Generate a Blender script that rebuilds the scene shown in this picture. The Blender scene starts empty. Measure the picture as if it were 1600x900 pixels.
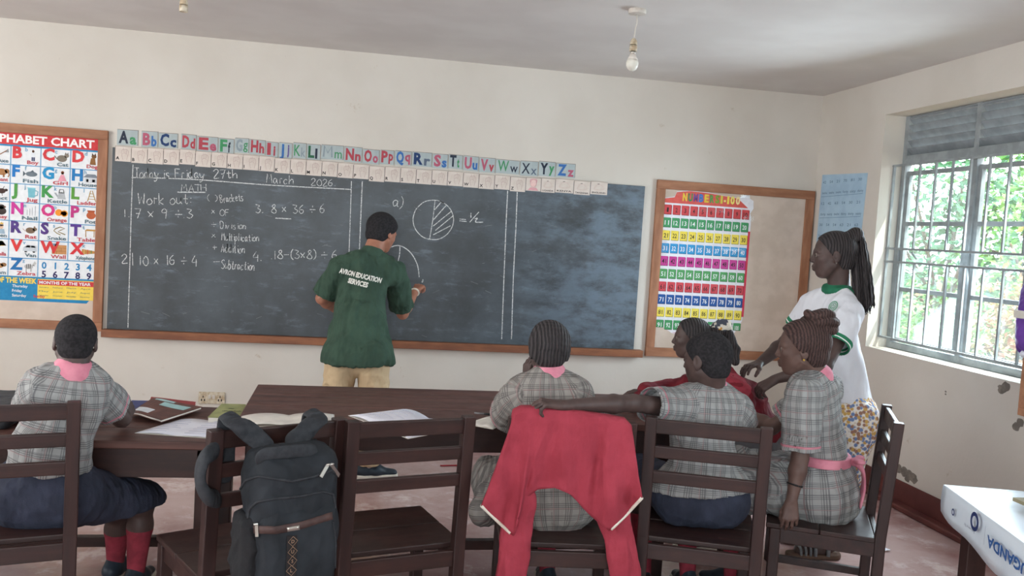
import bpy, bmesh, math, random
import numpy as np
from mathutils import Vector, Matrix
from mathutils.bvhtree import BVHTree
R = random.Random(7)
SC = bpy.context.scene
COL = SC.collection
# ------------------------------------------------------------ camera, sky, sun, daylight, exposure
YAW, PITCH, ROLL, FPX, CAMZ = .17436, .06287, .06188, 1362.14, 1.6
def _cam_axes():
    cy, sy, cp, sp = math.cos(YAW), math.sin(YAW), math.cos(PITCH), math.sin(PITCH)
    f = np.array([sy*cp, cy*cp, -sp]); r = np.array([cy, -sy, 0.]); u = np.cross(r, f)
    c, s = math.cos(ROLL), math.sin(ROLL)
    return c*r+s*u, -s*r+c*u, f
CR, CU, CF = _cam_axes()
def P(x, y, Y=None, X=None, Z=None):
    """the point of the place seen at photo pixel x, y on the plane X=, Y= or Z="""
    d = CF + CR*(x-800)/FPX - CU*(y-450)/FPX
    ax, v = (0, X) if X is not None else (1, Y) if Y is not None else (2, Z)
    o = np.array([0, 0, CAMZ]); return o + d*((v-o[ax])/d[ax])
cam = bpy.data.cameras.new('camera'); cam.sensor_width = 36; cam.lens = 36*FPX/1600; cam.clip_start = .05
camo = bpy.data.objects.new('camera', cam); COL.objects.link(camo); SC.camera = camo
camo.matrix_world = Matrix(((CR[0], CU[0], -CF[0], 0), (CR[1], CU[1], -CF[1], 0), (CR[2], CU[2], -CF[2], CAMZ), (0, 0, 0, 1)))
D, WX, CH, LX, RY = 6.42, 3.511, 2.82, -4.3, -2.2         # blackboard wall, window wall, ceiling, far left wall, rear wall
world = bpy.data.worlds.new('sky'); SC.world = world; world.use_nodes = True
bg = world.node_tree.nodes['Background']; bg.inputs[0].default_value = (.84, .94, 1, 1); bg.inputs[1].default_value = 6.3
def area(name, loc, to, sx, sy, power, col):
    l = bpy.data.lights.new(name, 'AREA'); l.shape = 'RECTANGLE'; l.size = sx; l.size_y = sy; l.energy = power; l.color = col
    o = bpy.data.objects.new(name, l); COL.objects.link(o); o.location = loc
    o.rotation_euler = (Vector(to)-Vector(loc)).to_track_quat('-Z', 'Z').to_euler(); return o
sunl = bpy.data.lights.new('sun', 'SUN'); sunl.energy = 9; sunl.angle = .02; sunl.color = (1, .95, .85)
suno = bpy.data.objects.new('sun', sunl); COL.objects.link(suno); suno.location = (0, 0, 20)
suno.rotation_euler = Vector((-.35, .42, -.84)).to_track_quat('-Z', 'Z').to_euler()
area('daylight_right', (3.66, 4.85, 1.55), (0, 4.2, .6), 1.35, 1.0, 66, (.74, .89, 1)).data.spread = math.radians(150)
area('daylight_right_rear', (3.66, .9, 1.62), (0, .9, .8), 1.9, 1.1, 50, (.78, .91, 1)).data.spread = math.radians(155)
area('daylight_left', (LX-.1, 3.6, 1.75), (0, 3.6, 3.2), 2.4, 1.5, 64, (1, .92, .83))
area('daylight_left_rear', (LX-.1, .2, 1.75), (0, .8, 2.4), 2.4, 1.5, 45, (.96, .98, 1))
area('daylight_rear', (-.5, RY-.1, 1.75), (.3, 2, 1.4), 3.0, 1.5, 50, (.88, .95, 1))
SC.view_settings.view_transform = 'Standard'; SC.view_settings.look = 'None'
SC.view_settings.exposure = 0.06; SC.view_settings.gamma = 1; SC.view_settings.use_curve_mapping = False
SC.cycles.use_denoising = True; SC.cycles.max_bounces = 7; SC.cycles.diffuse_bounces = 5
# ------------------------------------------------------------ materials
def lin(c):
    return tuple((v/255/12.92 if v/255 <= .04045 else ((v/255+.055)/1.055)**2.4) for v in c) + (1,)
class NT:
    """a material under construction"""
    def __init__(s, name, rough=.6, spec=.3):
        s.m = bpy.data.materials.new(name); s.m.use_nodes = True; s.t = s.m.node_tree
        s.b = s.t.nodes['Principled BSDF']; s.b.inputs['Roughness'].default_value = rough
        s.b.inputs['Specular IOR Level'].default_value = spec
    def n(s, typ, **kw):
        nd = s.t.nodes.new(typ)
        for k, v in kw.items():
            if hasattr(nd, k): setattr(nd, k, v)
        return nd
    def put(s, sock, v):
        if isinstance(v, bpy.types.NodeSocket): s.t.links.new(v, sock)
        elif v is not None: sock.default_value = v
    def math(s, op, a, b=None, c=None):
        nd = s.n('ShaderNodeMath', operation=op)
        for i, v in enumerate((a, b, c)):
            if v is not None: s.put(nd.inputs[i], v)
        return nd.outputs[0]
    def mix(s, f, a, b):
        nd = s.n('ShaderNodeMix', data_type='RGBA'); s.put(nd.inputs[0], f); s.put(nd.inputs[6], a); s.put(nd.inputs[7], b); return nd.outputs[2]
    def coord(s, which='Object', scale=(1, 1, 1)):
        t = s.n('ShaderNodeTexCoord'); mp = s.n('ShaderNodeMapping'); mp.inputs['Scale'].default_value = scale
        s.t.links.new(t.outputs[which], mp.inputs[0]); return mp.outputs[0]
    def noise(s, vec, scale, detail=3, rough=.55):
        nd = s.n('ShaderNodeTexNoise'); nd.inputs['Scale'].default_value = scale; nd.inputs['Detail'].default_value = detail
        nd.inputs['Roughness'].default_value = rough; s.put(nd.inputs['Vector'], vec); return nd.outputs[0]
    def ramp(s, f, lo, hi):
        nd = s.n('ShaderNodeMapRange', clamp=True, interpolation_type='SMOOTHSTEP'); s.put(nd.inputs[0], f); nd.inputs[1].default_value = lo; nd.inputs[2].default_value = hi; return nd.outputs[0]
    def bump(s, h, strength=.3, dist=.01):
        nd = s.n('ShaderNodeBump'); nd.inputs['Strength'].default_value = strength; nd.inputs['Distance'].default_value = dist
        s.put(nd.inputs['Height'], h); s.put(s.b.inputs['Normal'], nd.outputs[0])
    def col(s, v): s.put(s.b.inputs['Base Color'], v)
def mat(name, c, rough=.6, c2=None, scale=10, bump=0, bscale=60, spec=.3, stretch=(1, 1, 1), lo=.35, hi=.65, wr=0):
    t = NT(name, rough, spec); v = t.coord('Object', stretch)
    c = lin(c); c2 = lin(c2) if c2 else tuple(x*.82 for x in c[:3])+(1,)
    t.col(t.mix(t.ramp(t.noise(v, scale), lo, hi), c, c2))
    if wr: t.bump(t.math('ADD', t.math('MULTIPLY', t.noise(v, bscale, 4), .05), t.noise(t.coord('Object', (1, 1, .55)), wr, 2)), .75, .035)
    elif bump: t.bump(t.noise(v, bscale, 4), bump, .004)
    return t.m
M = {}
M['wall'] = None
def wall_mat():
    t = NT('cream_painted_plaster', .75, .2); v = t.coord('Object')
    c = t.mix(t.ramp(t.noise(v, 1.1, 4), .35, .7), lin((209, 203, 194)), lin((200, 193, 183)))
    sp = t.ramp(t.noise(v, 7, 5, .7), .66, .74); c = t.mix(t.math('MULTIPLY', sp, .45), c, lin((168, 148, 122)))
    v2 = t.coord('Object', (6, 6, 1.2)); sc = t.ramp(t.noise(v2, 5, 4, .75), .72, .76); c = t.mix(t.math('MULTIPLY', sc, .35), c, lin((120, 104, 88)))
    t.col(c); t.bump(t.noise(v, 35, 4), .18, .006); return t.m
M['wall'] = wall_mat()
M['ceil'] = mat('white_ceiling_paint', (212, 208, 204), .8, (204, 199, 195), 1.5, .1, 30)
def floor_mat():
    t = NT('worn_red_oxide_cement', .24, .8); v = t.coord('Object')
    c = t.mix(t.ramp(t.noise(v, 1.6, 6, .65), .35, .65), lin((184, 156, 153)), lin((154, 116, 112)))
    c = t.mix(t.math('MULTIPLY', t.ramp(t.noise(v, 4.5, 6, .7), .52, .68), .7), c, lin((216, 198, 194)))
    c = t.mix(t.math('MULTIPLY', t.ramp(t.noise(v, 9, 5, .7), .6, .72), .5), c, lin((122, 82, 78)))
    t.col(c); t.bump(t.noise(v, 20, 5), .12, .005); return t.m
M['floor'] = floor_mat()
M['redband'] = mat('dark_red_skirting_paint', (104, 58, 54), .5, (90, 48, 46), 6, .15, 30)
M['ceme'] = mat('bare_grey_cement', (136, 128, 118), .9, (110, 104, 98), 20, .4, 60)
def wood_mat(name, c, c2, rough, stretch=(2, 40, 40), edge=None, spec=.35):
    t = NT(name, rough, spec); v = t.coord('Object', stretch)
    f = t.ramp(t.noise(v, 1.0, 5, .6), .3, .7); k = t.mix(f, lin(c), lin(c2))
    if edge:
        w = t.n('ShaderNodeNewGeometry').outputs['Pointiness']; g = t.noise(t.coord('Object'), 25, 4)
        k = t.mix(t.math('MULTIPLY', t.math('MULTIPLY', t.ramp(w, .56, .66), t.ramp(g, .5, .62)), .45), k, lin(edge))
    g2 = t.noise(t.coord('Object'), 14, 4); t.put(t.b.inputs['Roughness'], t.math('ADD', t.math('MULTIPLY', g2, .3), rough-.15))
    t.col(k); t.bump(f, .12, .002); return t.m
M['dark'] = wood_mat('dark_stained_wood', (56, 35, 32), (40, 26, 25), .42, (25, 25, 2.5), (150, 105, 75))
M['darkx'] = wood_mat('dark_stained_board', (58, 36, 33), (41, 27, 25), .42, (2.2, 26, 26), (150, 105, 75))
M['top'] = wood_mat('dark_varnished_tabletop', (100, 68, 60), (70, 46, 42), .45, (1.6, 22, 22))
M['pine'] = wood_mat('orange_brown_frame_wood', (172, 122, 92), (140, 94, 68), .6, (3, 14, 14))
M['pinev'] = wood_mat('orange_brown_frame_wood_upright', (172, 122, 92), (140, 94, 68), .6, (14, 14, 3))
M['ledge'] = wood_mat('brown_ledge_wood', (150, 98, 68), (116, 72, 52), .55, (3, 14, 14))
def board_mat():
    t = NT('chalk_dust_and_sheen_blackboard', .42, .5); v = t.coord('Object')
    c = t.mix(t.ramp(t.noise(v, 2.2, 6, .65), .3, .75), lin((50, 54, 57)), lin((74, 81, 87)))
    s = t.coord('Object', (2.2, 1, 7)); c = t.mix(t.math('MULTIPLY', t.ramp(t.noise(s, 2.5, 6, .72), .52, .78), .6), c, lin((116, 130, 144)))
    c = t.mix(t.math('MULTIPLY', t.ramp(t.noise(v, 8, 6, .8), .6, .78), .4), c, lin((130, 142, 152)))
    sx = t.n('ShaderNodeSeparateXYZ'); t.put(sx.inputs[0], v); w = t.math('MULTIPLY', t.ramp(t.math('ADD', sx.outputs[0], t.math('MULTIPLY', t.noise(v, 3, 4), .9)), .95, 2.2), t.ramp(t.noise(t.coord('Object', (1.2, 1, 2.6)), 2.2, 6, .7), .36, .62))  # towards the right: streaky chalk dust with bluish window sheen painted into its colour
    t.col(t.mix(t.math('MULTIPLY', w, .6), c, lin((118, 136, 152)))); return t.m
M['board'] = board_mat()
def chalk_mat():
    t = NT('white_chalk', .9, .1); v = t.coord('Object')
    t.col(t.mix(t.ramp(t.noise(v, 160, 2), .36, .52), lin((120, 124, 126)), lin((208, 209, 208)))); return t.m
M['chalk'] = chalk_mat()
M['pin'] = mat('beige_softboard', (206, 190, 176), .85, (194, 177, 162), 6, .2, 120)
M['white'] = mat('white_plastic', (214, 206, 196), .4)
M['cream'] = mat('aged_cream_plastic', (206, 196, 176), .45, (176, 156, 128), 40)
M['paper'] = mat('white_paper', (226, 226, 234), .7, (214, 214, 224), 9)
M['page'] = mat('cream_paper', (220, 214, 204), .7, (204, 198, 190), 9)
M['greymetal'] = mat('grey_painted_steel', (150, 156, 158), .5, (132, 138, 140), 12)
M['louvre'] = mat('grey_louvre_slats', (140, 146, 150), .5, (124, 130, 134), 9)
M['black'] = mat('black_plastic', (28, 28, 30), .5)
M['chrome'] = mat('worn_nickel', (190, 186, 178), .3, spec=.8); M['chrome'].node_tree.nodes['Principled BSDF'].inputs['Metallic'].default_value = .8
M['gold'] = mat('gold_metal', (230, 190, 90), .3); M['gold'].node_tree.nodes['Principled BSDF'].inputs['Metallic'].default_value = .9
_fl = {}
def flat(c, rough=.6, spec=.25):
    k = (tuple(c), rough)
    if k not in _fl: _fl[k] = mat('print_%02x%02x%02x' % tuple(int(v) for v in c), c, rough, tuple(max(0, v-8) for v in c), 30, spec=spec)
    return _fl[k]
def thin_glass(name, tint=(1, 1, 1), gl=.08):
    m = bpy.data.materials.new(name); m.use_nodes = True; t = m.node_tree; t.nodes.clear()
    o = t.nodes.new('ShaderNodeOutputMaterial'); a = t.nodes.new('ShaderNodeBsdfTransparent'); g = t.nodes.new('ShaderNodeBsdfGlossy'); mx = t.nodes.new('ShaderNodeMixShader')
    a.inputs[0].default_value = tint+(1,); g.inputs['Roughness'].default_value = .08; mx.inputs[0].default_value = gl
    t.links.new(a.outputs[0], mx.inputs[1]); t.links.new(g.outputs[0], mx.inputs[2]); t.links.new(mx.outputs[0], o.inputs[0]); return m
def dusty(m, k):
    t = m.node_tree; o = t.nodes['Material Output'] if 'Material Output' in t.nodes else [n for n in t.nodes if n.type == 'OUTPUT_MATERIAL'][0]; src = o.inputs[0].links[0].from_socket
    d = t.nodes.new('ShaderNodeBsdfTranslucent'); d.inputs[0].default_value = (.86, .95, .95, 1); mx = t.nodes.new('ShaderNodeMixShader'); mx.inputs[0].default_value = k
    t.links.new(src, mx.inputs[1]); t.links.new(d.outputs[0], mx.inputs[2]); t.links.new(mx.outputs[0], o.inputs[0]); return m
M['glass'] = dusty(thin_glass('dusty_window_glass', (.93, .98, .98)), .035); M['glassclear'] = dusty(thin_glass('cleaner_window_glass', (.95, .98, .98)), .012)
# ------------------------------------------------------------ building helpers
ORG = {}
def tag(o, label=None, cat=None, group=None, kind=None):
    for k, v in (('label', label), ('category', cat), ('group', group), ('kind', kind)):
        if v: o[k] = v
    return o
def thing(name, loc, label, cat, group=None, rz=0):
    o = bpy.data.objects.new(name, None); o.empty_display_size = .1; COL.objects.link(o)
    o.location = loc; o.rotation_euler = (0, 0, rz); ORG[o.name] = np.array(loc, float); return tag(o, label, cat, group)
def nrm(v):
    v = np.asarray(v, float); return v/max(1e-9, np.linalg.norm(v))
def link_mesh(name, V, F, mats, parent=None, midx=None, smooth=False, org=None, label=None):
    V = np.asarray(V, float).reshape(-1, 3)
    if org is None:
        if parent is not None: org = ORG[parent.name]
        else: org = np.array([(V[:, 0].min()+V[:, 0].max())/2, (V[:, 1].min()+V[:, 1].max())/2, V[:, 2].min()])
    org = np.asarray(org, float)
    me = bpy.data.meshes.new(name); me.from_pydata((V-org).tolist(), [], F if isinstance(F, list) else F.tolist())
    for m in (mats if isinstance(mats, (list, tuple)) else [mats]): me.materials.append(m)
    if midx is not None: me.polygons.foreach_set('material_index', np.asarray(midx, 'i'))
    if smooth: me.polygons.foreach_set('use_smooth', np.ones(len(me.polygons), bool))
    me.update(); o = bpy.data.objects.new(name, me); COL.objects.link(o); ORG[o.name] = org
    if parent is not None: o.parent = parent
    else: o.location = org
    if label: o['label'] = label
    return o
class MB:
    def __init__(s): s.v, s.f, s.i, s.m = [], [], [], []
    def mi(s, m):
        if m not in s.m: s.m.append(m)
        return s.m.index(m)
    def add(s, V, F, m):
        b = len(s.v); k = s.mi(m); s.v += [tuple(map(float, p)) for p in V]; s.f += [tuple(int(i)+b for i in f) for f in F]; s.i += [k]*len(F)
    def box(s, lo, hi, m):
        (a, b, c), (d, e, f) = lo, hi
        s.add([(a, b, c), (d, b, c), (d, e, c), (a, e, c), (a, b, f), (d, b, f), (d, e, f), (a, e, f)], [(0, 3, 2, 1), (4, 5, 6, 7), (0, 1, 5, 4), (1, 2, 6, 5), (2, 3, 7, 6), (3, 0, 4, 7)], m)
    def bar(s, p, q, w, h, m, up=(0, 0, 1)):
        p, q = np.array(p, float), np.array(q, float); d = nrm(q-p); x = np.cross(d, up)
        if np.linalg.norm(x) < 1e-4: x = np.cross(d, (0, 1, 0))
        x = nrm(x)*w/2; y = nrm(np.cross(x, d))*h/2
        V = [e+a*x+b*y for e in (p, q) for a, b in ((-1, -1), (1, -1), (1, 1), (-1, 1))]
        s.add(V, [(0, 1, 2, 3), (7, 6, 5, 4), (0, 4, 5, 1), (1, 5, 6, 2), (2, 6, 7, 3), (3, 7, 4, 0)], m)
    def tube(s, pts, r, m, n=8, cap=True):
        pts = [np.array(p, float) for p in pts]; k = len(pts); r = [r]*k if np.isscalar(r) else r
        V = []; x = None
        for i in range(k):
            d = nrm(pts[min(i+1, k-1)]-pts[max(i-1, 0)])
            if x is None: x = np.cross(d, (0, 0, 1)) if abs(d[2]) < .9 else np.cross(d, (1, 0, 0))
            x = nrm(x-d*(x@d)); y = np.cross(d, x)
            for j in range(n): a = 2*math.pi*j/n; V.append(pts[i]+r[i]*(math.cos(a)*x+math.sin(a)*y))
        F = [(i*n+j, i*n+(j+1) % n, (i+1)*n+(j+1) % n, (i+1)*n+j) for i in range(k-1) for j in range(n)]
        if cap: F += [tuple(range(n))[::-1], tuple(range((k-1)*n, k*n))]
        s.add(V, F, m)
    def lathe(s, c, prof, m, n=20, ax=(0, 0, 1)):
        """prof: (radius, height along ax) pairs"""
        ax = nrm(ax); x = nrm(np.cross(ax, (1, 0, 0)) if abs(ax[0]) < .9 else np.cross(ax, (0, 1, 0))); y = np.cross(ax, x); c = np.array(c, float)
        V = [c+ax*h+r*(math.cos(2*math.pi*j/n)*x+math.sin(2*math.pi*j/n)*y) for r, h in prof for j in range(n)]; k = len(prof)
        F = [(i*n+j, i*n+(j+1) % n, (i+1)*n+(j+1) % n, (i+1)*n+j) for i in range(k-1) for j in range(n)]
        s.add(V, F+[tuple(range(n))[::-1], tuple(range((k-1)*n, k*n))], m)
    def build(s, name, parent=None, smooth=False, bevel=0, label=None, org=None):
        o = link_mesh(name, s.v, s.f, s.m, parent, s.i, smooth, org, label)
        bm = bmesh.new(); bm.from_mesh(o.data); bmesh.ops.recalc_face_normals(bm, faces=bm.faces); bm.to_mesh(o.data); bm.free()
        if bevel:
            b = o.modifiers.new('bevel', 'BEVEL'); b.width = bevel; b.segments = 2; b.limit_method = 'ANGLE'
        return o
_tc = {}
def text_geo(st, bold=0.0):
    if (st, bold) not in _tc:
        c = bpy.data.curves.new('t', 'FONT'); c.body = st; c.size = 1; c.offset = bold; c.resolution_u = 2; c.fill_mode = 'BOTH' if False else c.fill_mode
        o = bpy.data.objects.new('t', c); COL.objects.link(o); dg = bpy.context.evaluated_depsgraph_get()
        me = bpy.data.meshes.new_from_object(o.evaluated_get(dg))
        V = np.array([v.co[:] for v in me.vertices]).reshape(-1, 3)[:, :2]; F = [tuple(p.vertices) for p in me.polygons]
        bpy.data.objects.remove(o); bpy.data.curves.remove(c); bpy.data.meshes.remove(me)
        _tc[(st, bold)] = (V, F)
    return _tc[(st, bold)]
class Sheet:
    """flat printed thing: a local 2-D frame (x right, z up) lying on a surface, ink in thin layers in front"""
    def __init__(s, o, ex, ez, n, mb=None, step=.0006):
        s.o, s.ex, s.ez, s.n = (np.array(q, float) for q in (o, ex, ez, n)); s.mb = mb or MB(); s.st = step
    def p(s, x, z, L): return s.o+s.ex*x+s.ez*z+s.n*(s.st*L)
    def poly(s, pts, m, L=1): s.mb.add([s.p(x, z, L) for x, z in pts], [tuple(range(len(pts)))], m)
    def rect(s, x0, z0, x1, z1, m, L=1): s.poly([(x0, z0), (x1, z0), (x1, z1), (x0, z1)], m, L)
    def slab(s, pts, m, th):
        k = len(pts); V = [s.o+s.ex*x+s.ez*z-s.n*th for x, z in pts]+[s.p(x, z, 0) for x, z in pts]
        s.mb.add(V, [tuple(range(k))[::-1], tuple(range(k, 2*k))]+[(i, (i+1) % k, k+(i+1) % k, k+i) for i in range(k)], m)
    def ell(s, x, z, rx, rz, m, L=1, n=18): s.poly([(x+rx*math.cos(2*math.pi*i/n), z+rz*math.sin(2*math.pi*i/n)) for i in range(n)], m, L)
    def line(s, pts, w, m, L=1):
        pts = [np.array(q, float) for q in pts]; k = len(pts); V = []
        for i in range(k):
            d = nrm(pts[min(i+1, k-1)]-pts[max(i-1, 0)]); nn = np.array([-d[1], d[0]])*w/2
            V += [s.p(*(pts[i]+nn), L), s.p(*(pts[i]-nn), L)]
        s.mb.add(V, [(2*i, 2*i+1, 2*i+3, 2*i+2) for i in range(k-1)], m)
    def text(s, st, x, z, h, m, L=2, align='l', bold=0.0, w=None, rot=0):
        """h: cap height; w: forced total width"""
        V, F = text_geo(st, bold)
        if not len(V): return
        x0, x1 = V[:, 0].min(), V[:, 0].max(); k = h/.7; kx = w/(x1-x0) if w else k
        a = (V[:, 0]-x0)*kx; b = V[:, 1]*k; tot = (x1-x0)*kx
        a = a-(tot/2 if align == 'c' else tot if align == 'r' else 0)
        c, sn = math.cos(rot), math.sin(rot); xs, zs = x+a*c-b*sn, z+a*sn+b*c
        s.mb.add([s.p(q, r, L) for q, r in zip(xs, zs)], F, m)
# ------------------------------------------------------------ the room
def struct(name, mb, bevel=0, smooth=False): return tag(mb.build(name, bevel=bevel, smooth=smooth), kind='structure')
m = MB(); m.box((LX-.3, RY-.3, -.2), (WX+.25, D+.25, 0), M['floor']); struct('floor', m)
m = MB(); m.box((LX-.3, RY-.3, CH), (WX+.25, D+.25, CH+.15), M['ceil']); struct('ceiling', m)
m = MB(); m.box((LX-.3, D, -.2), (WX+.25, D+.25, CH), M['wall']); struct('wall_back', m)
def holed(mb, x0, x1, y0, y1, z1, holes, mt, axis=0):
    """a wall from y0 to y1 (along its length) with window holes (a, b, z0, z1)"""
    def bx(a, b, c, d):
        mb.box((x0, a, c), (x1, b, d), mt) if axis == 0 else mb.box((a, x0, c), (b, x1, d), mt)
    c = y0
    for a, b, z0, zz in sorted(holes):
        bx(c, a, -.2, z1); bx(a, b, -.2, z0); bx(a, b, zz, z1); c = b
    bx(c, y1, -.2, z1)
WIN = (4.08, 5.55, .965, 2.57)
m = MB(); holed(m, WX, WX+.25, RY-.3, D, CH, [WIN, (-.1, 1.9, .965, 2.57)], M['wall']); wr = struct('wall_right', m)
m = MB(); holed(m, LX-.25, LX, RY-.3, D, CH, [(2.4, 4.8, .965, 2.57), (-1, 1.4, .965, 2.57)], M['wall']); struct('wall_left', m)
m = MB(); holed(m, RY-.25, RY, LX, WX, CH, [(-2, 1, .965, 2.57)], M['wall'], 1); struct('wall_rear', m)
def patch(pts, name='bare_plaster_patch'):
    s = Sheet((WX-.0005, 0, 0), (0, -1, 0), (0, 0, 1), (-1, 0, 0)); rr = random.Random(len(pts)+int(pts[0][0]))
    for px, py, r in pts:
        q = P(px, py, X=WX); s.poly([(-q[1]+(r*(.8+.4*rr.random()))*math.cos(a*.4488), q[2]+.75*r*(.8+.4*rr.random())*math.sin(a*.4488)) for a in range(14)], M['ceme'], 1+2*rr.random())
    return s.mb.build(name, wr)
patch([(1394, 729, .032), (1404, 732, .038), (1413, 737, .04), (1421, 742, .042), (1428, 748, .04), (1418, 748, .03), (1424, 744, .04)])
patch([(1566, 608, .035), (1572, 604, .035)]); patch([(1588, 667, .03)]); patch([(1595, 660, .028)]); patch([(1478, 612, .008), (1478, 616, .008)], 'nail_hole')
patch([(1389, 693, .016)], 'brown_stain')
m = MB(); m.box((WX-.012, RY, 0), (WX, D, .162), M['redband']); struct('baseboard_right', m, .003)
m = MB(); m.box((WX-.09, RY, 0), (WX-.012, D, .035), M['redband']); struct('trim_1', m, .01)
m = MB(); m.box((LX, D-.012, 0), (WX-.012, D, .162), M['redband']); struct('baseboard_back', m, .003)
m = MB(); m.box((LX, RY, 0), (LX+.012, D-.012, .162), M['redband']); struct('baseboard_left', m, .003)
# the barred window
def window(name, x, y0, y1, z0, z1, sgn, full=True):
    """frame, louvre slats, casements with panes and burglar bars; sgn: +1 when the outside lies towards +X"""
    fr = MB(); g = M['greymetal']; w = .045; ym = (y0+y1)/2; zl = z1-.33
    for a, b, c, d in ((y0, y0+w, z0, z1), (y1-w, y1, z0, z1), (ym-w/2, ym+w/2, z0, z1), (y0, y1, z0, z0+w), (y0, y1, z1-.03, z1), (y0, y1, zl, zl+.06)): k_ = .0012*(b-a > .1)*(1+(d > z1-.01)); fr.box((x-.025+k_, a+k_, c+k_), (x+.025-k_, b-k_, d-k_), g)
    o = fr.build(name, bevel=.003); tag(o, kind='structure')
    for a, b in ((y0+w, ym-w/2), (ym+w/2, y1-w)):
        for k in range(5):
            s = MB(); zc = zl+.085+k*.052; s.bar((x-sgn*.005, a, zc), (x-sgn*.005, b, zc), .062, .006, M['louvre'], up=(sgn*.75, 0, .65)); s.build('louvre_slat', o)
        c = MB(); i0, i1 = a+.01, b-.01; zt = zl-.05
        for q in ((i0, i0+.03, z0+w+.005, zt), (i1-.03, i1, z0+w+.005, zt), (i0, i1, z0+w+.005, z0+w+.035), (i0, i1, zt-.03, zt), (i0, i1, z0+.40, z0+.43), (i0, i1, z0+.85, z0+.88)): k_ = .001*(q[1]-q[0] > .1); c.box((x-.015+k_, q[0]+k_, q[2]+k_), (x+.015-k_, q[1]-k_, q[3]-k_), g)
        cs = c.build('casement', o, bevel=.002)
        gl = MB(); gl.box((x-.002, i0+.03, z0+w+.03), (x+.002, i1-.03, zt-.03), M['glass' if a > y0+.3 else 'glassclear']); gl.build('pane', cs)
    xb = x-sgn*.085; gb = MB()
    zs = [z0+.075, z0+.60, z0+.69, z1-.345]
    for zz in zs: gb.bar((xb, y0-.02, zz), (xb, y1+.02, zz), .02, .014, g)
    n = 9
    for k in range(1, n):
        yy = y0+(y1-y0)*k/n
        gb.bar((xb, yy, zs[0]), (xb, yy, zs[1]), .013, .013, g, up=(0, 1, 0)); gb.bar((xb, yy+.03, zs[2]), (xb, yy+.03, zs[3]), .013, .013, g, up=(0, 1, 0))
    gb.bar((xb, y0+.01, zs[0]), (xb, y0+.01, zs[3]), .016, .016, g, up=(0, 1, 0)); gb.bar((xb, y1-.01, zs[0]), (xb, y1-.01, zs[3]), .016, .016, g, up=(0, 1, 0))
    gb.build('burglar_bars', o)
    st = MB(); st.tube([(xb-.01, y1-.30, zs[2]-.02), (xb+.03, y1-.30, zs[2]-.06)], .008, g); st.build('casement_stay', o)
    return o
window('window_1', WX+.18, *WIN, 1)
window('window_2', WX+.18, -.1, 1.9, .965, 2.57, 1)
# ------------------------------------------------------------ the blackboard with its chalk writing
EX, EZ = (1, 0, 0), (0, 0, 1)
BF = D-.022                                              # face of the blackboard
bb = thing('blackboard', (.2, D-.02, .7), 'long dark blackboard covered in chalk sums on the cream front wall', 'blackboard')
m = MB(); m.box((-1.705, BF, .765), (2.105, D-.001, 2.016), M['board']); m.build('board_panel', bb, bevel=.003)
m = MB(); m.box((-1.728, D-.075, .712), (2.165, D-.001, .765), M['ledge']); m.build('chalk_ledge', bb, bevel=.004, label='brown wooden chalk ledge')
GL = {
 'T': '0 9 6 9|3 9 3 0', 'o': '3 5 1 4 0 2 1 0 3 0 5 2 4 4 3 5', 'd': '4 4 2 5 0 3 1 0 3 0 4 3 4 9 4 1 5 0', 'a': '4 4 2 5 0 3 1 0 3 1 4 4 4 1 5 0',
 'y': '0 5 1 2 2 1 4 3|5 5 4 2 3 -1 1 -3 0 -2', 'i': '2 5 2 0|2 7 2 7.6', 's': '4 5 1 5 1 3 4 2 3 0 0 0', 'F': '0 9 0 0|0 9 5 9|0 5 4 5', 'r': '1 5 1 0|1 3 2 5 4 5',
 '2': '0 7 2 9 4 8 4 6 0 0 5 0', '7': '0 9 5 9 2 0|1 4.5 4 4.5', 't': '2 8 2 1 3 0 4 1|0 5 4 5', 'h': '0 9 0 0|0 3 2 5 4 4 4 0', 'M': '0 0 1 9 3 4 5 9 6 0', 'c': '4 4 2 5 0 3 1 0 4 1',
 '0': '3 9 1 7 0 4 1 1 3 0 5 2 5 6 3 9', '6': '4 9 1 6 0 2 2 0 4 1 4 4 1 4', '.': '1 0 1.6 .6', ':': '1 1 1.6 1.6|1 5 1.6 5.6', 'A': '0 0 3 9 5 0|1 3 5 3', 'H': '0 9 0 0|5 9 5 0|0 5 5 5', 'W': '0 9 1 0 3 6 5 0 6 9',
 'k': '0 9 0 0|4 5 0 2 4 0', 'u': '0 5 0 1 2 0 4 2 4 5 4 1 5 0', 'B': '0 0 0 9 3 9 4 7 0 5 4 4 4 1 0 0', 'e': '0 3 4 3 3 5 1 5 0 2 2 0 4 1', 'O': '3 9 0 7 0 2 3 0 6 2 6 7 3 9', 'D': '0 0 0 9 4 8 5 4 3 0 0 0',
 'v': '0 5 2 0 4 5', 'n': '0 5 0 0|0 3 2 5 4 4 4 0', 'l': '1 9 1 0', 'p': '0 5 0 -4|0 4 3 5 4 2 2 0 0 1', 'S': '5 8 3 9 0 7 5 3 3 0 0 1', 'b': '0 9 0 0 3 0 4 3 2 5 0 3', '(': '3 10 1 7 1 2 3 -1', ')': '0 10 2 7 2 2 0 -1',
 '*': '0 6 4 1|4 6 0 1', '/': '0 4 6 4|3 6.2 3 7.6|3 .6 3 2', '1': '2 9 2 0', '9': '4 7 2 9 0 7 1 5 4 6 4 8 3 0', '3': '0 9 4 8 2 5 5 3 3 0 0 1', '8': '3 5 1 7 3 9 4 7 0 2 3 0 5 2 3 5', '4': '3 9 0 3 5 3|4 6 4 -1', '5': '5 9 1 9 0 5 4 5 4 1 0 0', '-': '0 4 5 4', '|': '1 11 1 -1', '+': '0 4 5 4|2.5 7 2.5 1', '=': '0 5 5 5|0 2 5 2'}
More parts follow.
